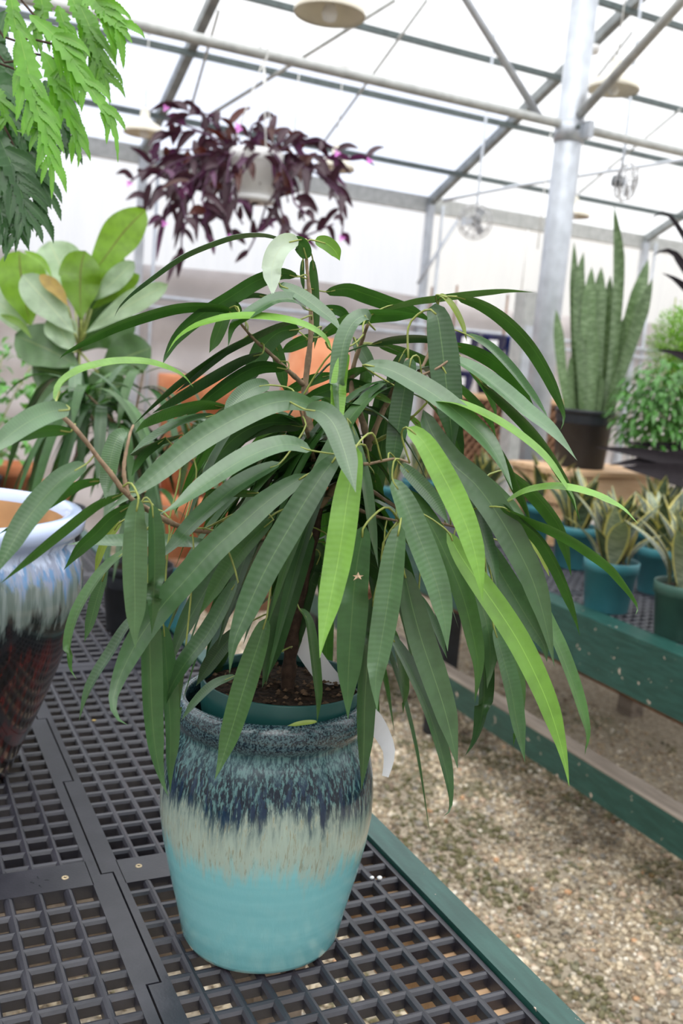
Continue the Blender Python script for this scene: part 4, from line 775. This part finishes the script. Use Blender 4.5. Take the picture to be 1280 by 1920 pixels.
for w, dd, pts in ((17, .03, [(1081, 775), (1077, 610), (1076, 453)]), (22, .0, [(1085, 775), (1085, 600), (1087, 520), (1094, 472)]), (26, -.02, [(1097, 775), (1101, 620), (1109, 500)]), (30, .0, [(1115, 775), (1117, 620), (1127, 500)]), (24, .04, [(1130, 775), (1138, 620), (1144, 516)]),
    (21, -.02, [(1138, 775), (1154, 620), (1161, 490), (1151, 386)]), (20, -.03, [(1064, 770), (1052, 690), (1042, 580)]), (30, .03, [(1140, 772), (1180, 610), (1215, 486)]), (25, -.03, [(1135, 778), (1190, 620), (1223, 522)]), (13, -.04, [(1075, 775), (1071, 720), (1069, 668)]), (24, -.05, [(1118, 775), (1121, 740), (1124, 700)]),
    (26, .03, [(1107, 772), (1104, 650), (1100, 560)]), (22, -.05, [(1092, 775), (1090, 700), (1086, 620)]), (20, .0, [(1125, 775), (1150, 690), (1172, 590)]), (22, -.05, [(1105, 775), (1110, 690), (1112, 600)])):
    leaf([atd(x, y, ts+dd) for x, y in pts], w*1.0*ts/F, prof_sword, [K2['snake'], M['petiole']], parent=sn, tilt=random.uniform(-.5, .5), fold=.28, seg=16)
# shrub and fern, built from many small leaves
def bush(name, c, ctr, rad, n, L, w, mat, label, pot=True, up=.3):
    t = empty(name, c, label, 'plant'); pot_with_soil(t, c, .07, .09, .16, M['black'])
    mb = MB()
    for k in range(n):
        v = rng.normal(0, 1, 3); v /= np.linalg.norm(v); p = np.array(ctr)+v*np.array(rad)*rng.random()**.4
        az = math.atan2(v[1], v[0])+random.uniform(-.8, .8); arch(p, az, L*random.uniform(.7, 1.3), up, random.uniform(.4, 1.1), w, mat, None, prof_lance, seg=4, mb=mb)
    mb.build('foliage', [mat, M['petiole']], t, kind='stuff')
    for k in range(9):
        v = rng.normal(0, 1, 3); p = np.array(ctr)+v*np.array(rad)*.45; MB().tube(spline([np.array(c)+UPV*.14, .5*(np.array(c)+p)+rng.normal(0, .02, 3), p], 7), .003, 6).build('stem', M['petiole'], t)
q1 = atd(1232, 772, 3.75); c1 = (q1[0]+.06, q1[1]+.03, HF)
bush('potted_shrub', c1, (q1[0]+.05, q1[1], q1[2]), (.22, .18, .21), 1100, .055, .021, K2['bush'], 'leafy mid-green shrub between the tall snake plant and the right edge')
q2 = atd(1275, 640, 4.3); c2_ = (q2[0]+.08, q2[1]+.12, HF)
bush('potted_fern', (min(c2_[0], 3.2), c2_[1], HF), (q2[0]+.05, q2[1], q2[2]-.04), (.19, .16, .22), 5200, .035, .007, K2['fern'], 'feathery yellow-green fern above the shrub at the right edge', up=.9)
# side table under the fern, beyond the bench
tbx = MB(); tbx.box((2.53, .9, HF-.04), (3.5, 2.75, HF-.0005)); sd = empty('side_table', (3, 1.8, 0), 'weathered grey side table behind the far bench, under the fern', 'table'); tbx.build('table_top', M['tablegrey'], sd)
for x in (2.6, 3.4):
    for y in (1.0, 2.65): b = MB(); b.box((x-.03, y-.03, 0), (x+.03, y+.03, HF-.04)); b.build('leg', M['tablegrey'], sd)
# near-black leaved plant coming in from the right edge
tk = 2.35; kc = onz(1420, 1080, HF); kc = (kc[0], kc[1], HF); tk = vdep((kc[0], kc[1], 1.0))
bk = empty('potted_black_plant', kc, 'plant with long drooping near-black leaves reaching in from the right edge', 'plant'); pot_with_soil(bk, kc, .07, .09, .17, M['black'])
hub = atd(1420, 760, tk); MB().tube([np.array(kc)+UPV*.15, hub, hub+UPV*.25], [.009, .007, .004], 8).build('stem', M['barkdark'], bk)
for w, dd, pts in ((26, -.03, [(1420, 840), (1330, 868), (1280, 866), (1200, 850), (1115, 838)]), (18, .05, [(1420, 800), (1320, 832), (1270, 838), (1215, 834), (1163, 828)]), (44, -.06, [(1420, 860), (1330, 892), (1280, 893), (1230, 884), (1165, 876)]), (26, -.02, [(1420, 820), (1340, 862), (1260, 858), (1190, 866), (1140, 872)]),
    (15, .0, [(1420, 640), (1320, 500), (1280, 440), (1258, 408), (1240, 398), (1224, 408), (1219, 420)]), (26, -.03, [(1420, 700), (1330, 560), (1282, 500), (1262, 474), (1242, 470), (1222, 480)]), (22, -.04, [(1420, 720), (1330, 690), (1280, 668), (1255, 660), (1229, 655)]), (24, .04, [(1420, 660), (1330, 590), (1290, 545), (1262, 522), (1240, 512)])):
    leaf([atd(x, y, tk+dd) for x, y in pts], w*1.1*tk/F, prof_lance, [K2['blk'], M['petiole']], parent=bk, tilt=.3, fold=.25, seg=20)
# ================================================================== POST, LAMPS, FANS, BASKET
post = empty('support_post', (PX, PY, 0), 'thick galvanised vertical post at right of the fig', 'post')
PRD = 24.5*vdep((PX, PY, 1.9))/F
MB().tube([(PX, PY, 0), (PX, PY, roofz(PY)-.03)], PRD, 28).build('post_tube', M['galv'], post)
cl = MB().lathe([(PRD, -.05), (PRD+.008, -.05), (PRD+.008, .05), (PRD, .05)], 28, (PX, PY, tz-.03)).build('clamp', M['galv'], post)
b = MB(); b.box((PX+.02, PY-PRD-.06, tz-.07), (PX+.05, PY-PRD, tz+.01)); b.build('clamp_ear', M['galv'], post)
for k in range(2): MB().lathe([(0, .0), (.012, 0), (.012, .02), (0, .02)], 8, (PX+.035-k*.06, PY-PRD-.03, tz-.055+k*.02)).build('bolt', M['tubedark'], cl)
gb = atd(986, 610, 5.4); b = MB(); b.box((gb[0]-.06, gb[1]-.05, 0), (gb[0]+.06, gb[1]+.05, atd(986, 548, 5.4)[2])); bxm = MB(); bxm.box((gb[0]-.045, gb[1]-.055, 1.3), (gb[0]+.045, gb[1]-.0505, 1.7))
cab = empty('utility_duct', (gb[0], gb[1], 0), 'grey upright utility duct just left of the thick post', 'duct'); b.build('duct_body', M['tube'], cab); bxm.build('cover_plate', M['galv'], cab)
def lamp(x, y, t, wpx, label):
    c = atd(x, y, t); r = wpx/2*t/F; k = r/.125
    e_ = empty('pendant_lamp', c, label, 'lamp', 'enamel pendant lamps'); s_ = np.array([(.018, .085), (.026, .075), (.030, .050), (.050, .040), (.095, .026), (.121, .012), (.125, .0), (.1225, -.004), (.119, .006), (.09, .018), (.03, .036), (0, .04)])*k*np.array([1, 1.7])
    MB().lathe([tuple(q) for q in s_], 40).build('shade', M['cream'], e_, loc=c)
    MB().lathe([(0, .125*k), (.016*k, .12*k), (.018*k, .085*k), (.018*k, .07*k), (0, .07*k)], 20).build('socket', M['cream'], e_, loc=c)
    rz = roofz(c[1])-.05; MB().tube([(c[0], c[1], c[2]+.12*k), (c[0], c[1], rz)], .0035, 6).build('cord', M['cord'], e_)
    MB().lathe([(0, -.05), (.035, -.045), (.045, -.02), (.045, 0), (0, 0)], 20, (c[0], c[1], rz)).build('ceiling_mount', M['white'], e_)
    MB().lathe([(0, -.03*k), (.022*k, -.02*k), (.028*k, 0), (.018*k, .03*k), (.012*k, .045*k)], 16).build('bulb', M['white'], e_, loc=c)
lamp(618, 26, 3.3, 136, 'cream pendant lamp cut by the top edge, the largest one'); lamp(1150, 168, 4.7, 96, 'cream pendant lamp right of the thick post'); lamp(270, 250, 5.5, 78, 'cream pendant lamp left of the purple basket'); lamp(628, 316, 6.0, 74, 'cream pendant lamp peeking out right of the purple basket'); lamp(1074, 405, 6.1, 62, 'small far pendant lamp half hidden by the post')
def fan(x, y, t, r, az, label):
    c = atd(x, y, t); e_ = empty('fan', c, label, 'fan', 'hanging circulation fans'); d = np.array([math.cos(az), math.sin(az), -.15]); d /= np.linalg.norm(d); a = np.cross(d, UPV); a /= np.linalg.norm(a); u = np.cross(a, d)
    b = MB()
    for off, q in ((0, 1.), (.35*r, .82), (-.35*r, .82), (.5*r, .4)):
        b.tube([c+d*off+q*r*(a*math.cos(g)+u*math.sin(g)) for g in np.linspace(0, 6.2832, 33)], .004, 6)
    for k in range(12):
        g = k*math.pi/6; rr = a*math.cos(g)+u*math.sin(g); b.tube(spline([c+d*.5*r, c+d*.35*r+rr*.82*r, c+rr*r, c-d*.35*r+rr*.82*r, c-d*.45*r], 12), .0022, 5)
    b.build('cage', M['cage'], e_)
    MB().tube([c-d*.75*r, c-d*.2*r], .3*r, 16).build('motor', M['motor'], e_)
    for k in range(3):
        g = k*2.094; rr = a*math.cos(g)+u*math.sin(g); s_ = np.cross(d, rr); b = MB(); b.add([c+rr*.15*r-s_*.12*r, c+rr*.15*r+s_*.12*r+d*.08*r, c+rr*.78*r+s_*.3*r+d*.12*r, c+rr*.78*r-s_*.2*r-d*.05*r], [(0, 1, 2, 3)]); b.build('blade', M['galv'], e_)
    MB().tube([c-d*.5*r+u*.2*r, c-d*.5*r+u*1.2*r, (c-d*.5*r)*[1, 1, 0]+[0, 0, roofz(c[1])-.04]], .008, 8).build('hanger', M['galv'], e_)
fan(890, 415, 5.9, .105, -2.2, 'wire-caged fan hanging near the eave, left of the post'); fan(1174, 342, 5.2, .10, -1.0, 'wire-caged fan hanging right of the post')
# purple hanging basket
hb_top = ony(478, 97, PY-.02); BC = ony(476, 372, PY-.02); tb_ = vdep(BC); pb = tb_/F; hbk = BC.copy()
bas = empty('hanging_basket', BC, 'white hanging basket overflowing with trailing dark purple leaves and pink flowers', 'plant')
MB().lathe([(0, .0), (34*pb, 0), (37*pb, .004), (47*pb, 62*pb), (50*pb, 64*pb), (51*pb, 82*pb), (49*pb, 84*pb), (46*pb, 80*pb), (43*pb, 60*pb), (0, 60*pb)], 40).build('basket_pot', M['white'], bas, loc=BC)
MB().lathe([(0, -8*pb), (36*pb, -8*pb), (40*pb, 2*pb), (36*pb, 0), (0, 0)], 32).build('saucer', M['white'], bas, loc=BC)
hk = np.array([BC[0], PY-.02, tz-.03])
for k in range(3):
    a = .5+k*2.094; q = BC+np.array([49*pb*math.cos(a), 49*pb*math.sin(a), 82*pb]); MB().tube([q, hk], .0035, 6).build('hanger_wire', M['cord'], bas)
MB().tube([hk+[.0, 0, -.01], hk+[.012, 0, .0], hk+[.02, 0, .05], hk+[0, 0, .075], hk+[-.02, 0, .05]], .004, 6).build('hook', M['cord'], bas)
tr0 = tb_
ST = [[(450, 290), (400, 230), (345, 205), (312, 200)], [(460, 285), (430, 235), (395, 215), (345, 215)], [(470, 285), (470, 240), (490, 225)], [(480, 285), (500, 240), (512, 260)], [(500, 290), (560, 270), (600, 265), (640, 285)], [(505, 292), (580, 290), (660, 300), (698, 290)], [(510, 295), (560, 310), (620, 340), (648, 370)], [(505, 300), (545, 320), (560, 370), (570, 415)], [(500, 300), (530, 330), (540, 380)], [(440, 295), (380, 290), (320, 310), (275, 350)], [(440, 300), (370, 310), (310, 345), (265, 400)], [(440, 300), (390, 330), (350, 380), (340, 450), (345, 490)],
      [(445, 300), (400, 340), (385, 400), (390, 450)], [(440, 295), (350, 280), (290, 305), (240, 345)], [(440, 300), (360, 330), (310, 390), (305, 420)], [(450, 300), (420, 350), (412, 400), (440, 440)], [(455, 305), (450, 350), (440, 390), (455, 420)], [(500, 305), (520, 380), (560, 440), (625, 420)], [(490, 300), (500, 370), (480, 440), (460, 480)], [(440, 290), (380, 250), (330, 250), (290, 270)], [(445, 288), (410, 262), (360, 240), (310, 225)], [(500, 288), (540, 262), (580, 300), (600, 330)], [(445, 296), (360, 300), (330, 340), (320, 380), (300, 440)], [(505, 296), (600, 330), (640, 400), (640, 450)], [(455, 300), (440, 330), (430, 370)], [(440, 300), (385, 300), (360, 350), (370, 420)], [(470, 290), (490, 262), (530, 250), (560, 290)], [(465, 300), (470, 330), (462, 360)], [(440, 285), (430, 300), (425, 345)], [(460, 280), (448, 305), (440, 345), (430, 380)], [(500, 280), (520, 300), (528, 340)], [(480, 280), (470, 300), (455, 325)], [(430, 285), (400, 320), (380, 360), (385, 410)], [(425, 285), (370, 330), (340, 360), (350, 420)], [(515, 285), (545, 340), (552, 380), (580, 405)]]
NF = len(ST)-7
for s_i, st in enumerate(ST):
    n = len(st); off = random.uniform(-.16, .12) if s_i < NF else -.24; C = spline([atd(x, y, tr0+off*(i/(n-1) if s_i < NF else .5+.5*i/(n-1))) for i, (x, y) in enumerate(st)], 16)
    MB().tube(C, .004, 6).build('stem', K2['pur2'], bas); Ln = np.linalg.norm(np.diff(C, axis=0), axis=1).sum(); m = max(4, int(Ln/.045))
    for j in range(m):
        s_ = (j+.6)/m; i = min(14, int(s_*15)); p = C[i]; T = C[i+1]-C[i]; T /= np.linalg.norm(T)
        v = T*random.uniform(.2, .9)+rng.normal(0, .55, 3)+UPV*(-.25 if j % 3 else .3); v /= np.linalg.norm(v); L = random.uniform(.08, .155)
        D = [p, p+v*L*.5+UPV*L*.08, p+v*L-UPV*L*random.uniform(.05, .35)]
        leaf(D, random.uniform(.028, .046), prof_sharp, [K2[random.choice(['pur', 'pur', 'pur', 'pur2', 'pur', 'pur', 'pur2', 'pur', 'pur3'])], K2['pur2']], parent=bas, tilt=random.uniform(-.8, .8), fold=.35, seg=7)
for (x, y) in ((448, 243), (311, 203), (308, 420), (632, 288), (692, 302), (242, 345), (432, 445), (640, 447), (445, 236)):
    p = atd(x, y, tr0-.12); b = MB()
    for k in range(3):
        a = k*2.094; d = R*math.cos(a)+U*math.sin(a); e2 = R*math.cos(a+.7)+U*math.sin(a+.7); e3 = R*math.cos(a-.7)+U*math.sin(a-.7); b.add([p, p+e3*.010-W*.003, p+d*.017-W*.004, p+e2*.010-W*.003], [(0, 1, 2, 3)])
    b.build('flower', M['pink'], bas)
# ================================================================== JAGGED-LEAF PLANT, TOP LEFT
ar = 1.28; ac = atd(-95, -330, ar+.1)
ara = empty('hanging_plant', ac, 'bright green plant with drooping jagged lobed leaves in the upper left corner', 'plant')
MB().lathe([(0, 0), (.09, 0), (.115, .13), (.119, .13), (.119, .15), (.114, .15), (.11, .12), (0, .12)], 40).build('basket_pot', M['white'], ara, loc=ac)
hz = roofz(ac[1])-.05
for k in range(3): a = k*2.094+.3; MB().tube([ac+[.117*math.cos(a), .117*math.sin(a), .15], ac+[0, 0, .5]], .0015, 6).build('hanger_wire', M['cord'], ara)
MB().tube([ac+[0, 0, .5], (ac[0], ac[1], hz)], .002, 6).build('hanger_wire', M['cord'], ara)
def teeth_fn(seed, lobes):
    rs = random.Random(seed); ph1, ph2 = rs.random()*6, rs.random()*6; fr = rs.uniform(12, 16)
    def f(s, u):
        ph = ph1 if u > 0 else ph2; saw = ((s*fr+ph) % 1.)
        lob = .5+.5*math.sin(s*6.283*lobes+ph); return (.80+.25*lob)*(.78+.42*saw)
    return f
arst = [[(-80, -150), (0, 60), (55, 72), (105, 84)], [(-80, -100), (0, 108), (60, 100), (108, 112)], [(-60, -150), (40, 0), (95, 60), (110, 100)], [(-80, -60), (-20, 100), (30, 130), (60, 160)], [(-80, 0), (-20, 180), (20, 260), (35, 300)], [(-60, -160), (80, -40), (150, -5), (165, 15)], [(-60, -160), (20, -60), (30, 10)]]
for st in arst: MB().tube(np.vstack([ac+UPV*.12, spline([atd(x, y, ar+.04) for x, y in st], 14)]), .0016, 6).build('stem', M['barkdark'], ara)
AL = [('ara', 58, -.02, [(150, -25), (178, 0), (205, 28), (230, 55), (248, 82)]), ('ara', 46, .02, [(150, 10), (172, 60), (186, 105), (198, 150), (206, 196)]), ('ara', 36, .04, [(108, 10), (122, 50), (133, 90), (128, 130)]), ('ara', 50, -.03, [(55, 28), (95, 60), (130, 98), (150, 135), (178, 178), (203, 215), (217, 255), (221, 305)]),
      ('ara', 40, -.01, [(18, -20), (28, 40), (42, 95), (48, 150)]), ('ara', 56, -.05, [(34, 55), (52, 130), (68, 195), (88, 250), (96, 310), (97, 375)]), ('ara', 50, .0, [(78, 95), (105, 145), (125, 195), (140, 245), (148, 290), (146, 315)]), ('arad', 48, .05, [(100, 175), (118, 225), (126, 270), (124, 302)]), ('arad', 78, .05, [(-15, 120), (10, 190), (34, 245), (48, 300)]), ('arad', 60, .03, [(-10, 240), (22, 310), (42, 370), (52, 420), (54, 462)]),
      ('arad', 52, .06, [(50, 280), (72, 330), (80, 380), (68, 445)]), ('arad', 44, .05, [(15, 350), (28, 400), (32, 440), (29, 474)]), ('arad', 34, .04, [(-8, 370), (6, 415), (10, 462)]), ('ara', 30, .0, [(118, 85), (112, 120), (108, 160)]), ('ara', 34, .02, [(-20, 160), (2, 190), (8, 225), (-4, 250)]), ('arad', 56, .07, [(40, 130), (30, 200), (40, 270), (58, 330)]), ('ara', 44, .05, [(70, -30), (80, 20), (70, 60), (80, 110)]),
      ('ara', 40, .05, [(185, -20), (205, 5), (222, 35)]), ('ara', 40, .03, [(125, -30), (145, 20), (165, 60), (170, 110)]), ('arad', 50, .08, [(10, 20), (-5, 80), (10, 130), (30, 170)]), ('arad', 40, .07, [(85, 150), (95, 200), (100, 250)]), ('ara', 26, -.04, [(60, 225), (72, 240), (65, 248), (30, 245)]), ('arad', 60, .08, [(-10, 310), (0, 360), (14, 400), (22, 440)]), ('ara', 34, .03, [(170, 60), (180, 100), (172, 140)])]
for i, (k_, w, dd, pts) in enumerate(AL):
    rs = random.Random(i+50); C0 = spline([atd(x, y, ar+dd) for x, y in pts], 24); wid = w*(ar+dd)/F; mb = MB()
    leaf(C0, wid*.80, lambda s: np.clip(s*4, 0, 1)**.6*np.clip(1-s, 0, 1)**.75*1.25, None, seg=80, teeth=teeth_fn(i, 2.5), tilt=.3, fold=.2, wave=.02, mb=mb)
    L0 = np.linalg.norm(np.diff(C0, axis=0), axis=1).sum(); nl = max(2, int(L0/.028))
    for q in range(nl):
        f = .16+.62*(q+.5)/nl; m_ = int(f*23); p = C0[m_]; T = C0[m_+1]-C0[m_]; T /= np.linalg.norm(T); V = O-p; V /= np.linalg.norm(V); sd = np.cross(T, V)
        for sg in (-1, 1):
            if rs.random() < .18: continue
            ll = wid*rs.uniform(.95, 1.5)*(1.15-.55*f); an = rs.uniform(.35, .75); d = T*math.cos(an)+sd*sg*math.sin(an); dn = np.array([0, 0, -1.])
            leaf([p, p+d*ll*.5, p+d*ll*.85+dn*ll*.10, p+d*ll*1.05+dn*ll*.28], ll*.34, prof_sharp, None, seg=26, teeth=teeth_fn(i*31+q*2+sg, 1.5), tilt=rs.uniform(.1, .5), fold=.2, mb=mb)
    mb.build('leaf', [K2[k_], M['petiole']], ara)
# ================================================================== DISPLAY AT THE BACK: lattice planter, blue pots on a shelf
LY_ = 4.05; a = ony(850, 727, LY_); c__ = ony(1065, 757, LY_); zt = .5*(a[2]+c__[2]); xa, xb = a[0]-.1, c__[0]+.2
lat = empty('lattice_planter', (.5*(xa+xb), LY_+.2, 0), 'brown lattice-fronted wooden planter with a pale top rail, behind the post', 'planter')
b = MB(); b.box((xa, LY_-.03, zt-.035), (xb, LY_+.05, zt)); b.build('top_rail', M['wood'], lat)
b = MB(); b.box((xa, LY_+.02, 0), (xb, LY_+.05, zt-.036)); b.build('back_panel', M['woodbrown'], lat)
b = MB(); b.box((xa, LY_-.02, .35), (xb, LY_+.02, .40)); b.build('bottom_rail', M['wood'], lat)
for k in range(34):
    for s_ in (1, -1):
        x = xa+(xb-xa+.6)*k/33-.3; p0 = np.array([x-s_*.35, LY_-.004-.008*s_, .40]); p1 = np.array([x+s_*.35, LY_-.004-.008*s_, zt-.036]); 
        def clip(p, q):
            for X_, sg in ((xa, 1), (xb, -1)):
                for _ in range(1):
                    if (p[0]-X_)*sg < 0 and (q[0]-X_)*sg < 0: return None
                    if (p[0]-X_)*sg < 0: p = p+(q-p)*(X_-p[0])/(q[0]-p[0])
                    elif (q[0]-X_)*sg < 0: q = q+(p-q)*(X_-q[0])/(p[0]-q[0])
            return p, q
        r_ = clip(p0, p1)
        if r_ and np.linalg.norm(r_[1]-r_[0]) > .05: MB().obox(r_[0], r_[1], .014, .022, (0, 1, 0)).build('lattice_slat', M['woodbrown'], lat)
SY = 4.75; z1 = ony(905, 668, SY)[2]; z2 = ony(905, 742, SY)[2]; xa, xb = ony(838, 660, SY)[0], ony(985, 680, SY)[0]
shf = empty('display_shelf', (.5*(xa+xb), SY+.15, 0), 'grey two-tier display shelf holding dark blue glazed pots near the back wall', 'shelf')
for z in (z1, z2): b = MB(); b.box((xa-.05, SY-.13, z-.03), (xb+.05, SY+.25, z)); b.build('shelf_board', M['tablegrey'], shf)
for x in (xa-.03, xb+.03):
    for y in (SY-.11, SY+.23): b = MB(); b.box((x-.02, y-.02, 0), (x+.02, y+.02, z1-.03)); b.build('upright', M['tablegrey'], shf)
for i, (x, z, m_, lb) in enumerate(((.22, z1, 'navy', 'left navy glazed pot on the upper shelf'), (.56, z1, 'navy', 'middle navy glazed pot on the upper shelf'), (.85, z1, 'cobalt', 'cobalt blue glazed pot at the right end of the upper shelf'), (.2, z2, 'navy', 'left navy glazed pot on the lower shelf'), (.55, z2, 'navy', 'middle navy glazed pot on the lower shelf'), (.84, z2, 'cobalt', 'cobalt blue glazed pot on the lower shelf, right end'))):
    xx = xa+(xb-xa)*x; h = (ony(905, 625, SY)[2]-z1) if z == z1 else (z1-z2)*.6; rr = (xb-xa)*.138
    e_ = empty('glazed_pot', (xx, SY, z), lb, 'pot', 'blue glazed pots on the shelf')
    MB().lathe([(0, .001), (rr*.7, .001), (rr*.92, h*.5), (rr, h*.85), (rr*1.03, h*.9), (rr*1.03, h), (rr*.92, h), (rr*.88, h*.85), (rr*.6, .02), (0, .02)], 32, (xx, SY, z)).build('pot_body', M[m_], e_)
    d = np.array([O[0]-xx, O[1]-SY]); d /= np.linalg.norm(d); cc = np.array([xx+d[0]*(rr*.97+.004), SY+d[1]*(rr*.97+.004), z+h*.55]); s_ = np.array([-d[1], d[0], 0])
    MB().obox(cc-s_*.03+UPV*.0, cc+s_*.03, .004, .06).build('price_label', M['paper'], e_)
stk = [(810, 600, 538), (857, 600, 535), (952, 600, 552)]
for i, (x, y0, y1) in enumerate(stk):
    a = ony(x, y1, SY+.3); cne = empty('bamboo_cane', (a[0], a[1], 0), ('bamboo cane farthest left of three by the back wall', 'middle bamboo cane of three by the back wall', 'bamboo cane nearest the post of three by the back wall')[i], 'cane'); MB().tube([(a[0], a[1], 0), (a[0], a[1], a[2])], .008, 8).build('cane', M['woodbrown'], cne)
    MB().tube([(a[0], a[1], a[2]-.3), (a[0], a[1], a[2]-.28)], .011, 8).build('cane_node', M['woodbrown'], cne)

# ================================================================== small loose bits on the bench grating
def bead(x, y, r_, mat, name, label, cat, sq=.8):
    c = onz(x, y, HB); b = MB(); b.lathe([(0, 0)]+[(r_*math.cos(a)*(1+.08*math.sin(a*5)), r_*sq*(1+math.sin(a))) for a in np.linspace(-1.3, 1.3, 9)]+[(0, 2*r_*sq)], 12, (c[0], c[1], HB-.0005), wob=lambda g, z: .09*math.sin(2*g+1)+.05*math.sin(5*g)); return b.build(name, mat, None, label=label, cat=cat)
bead(697, 1648, .0028, M['white'], 'perlite_bead', 'white perlite bead on the grating, the left one of two beside the turquoise pot', 'bead')
bead(711, 1649, .0034, M['white'], 'perlite_bead', 'white perlite bead on the grating, the right one nearest the green bench rim', 'bead')
bead(176, 1351, .0035, M['yellowtip'], 'leaf_scrap', 'tiny yellow leaf scrap on the grating beside the big empty pot', 'leaf scrap', .3)
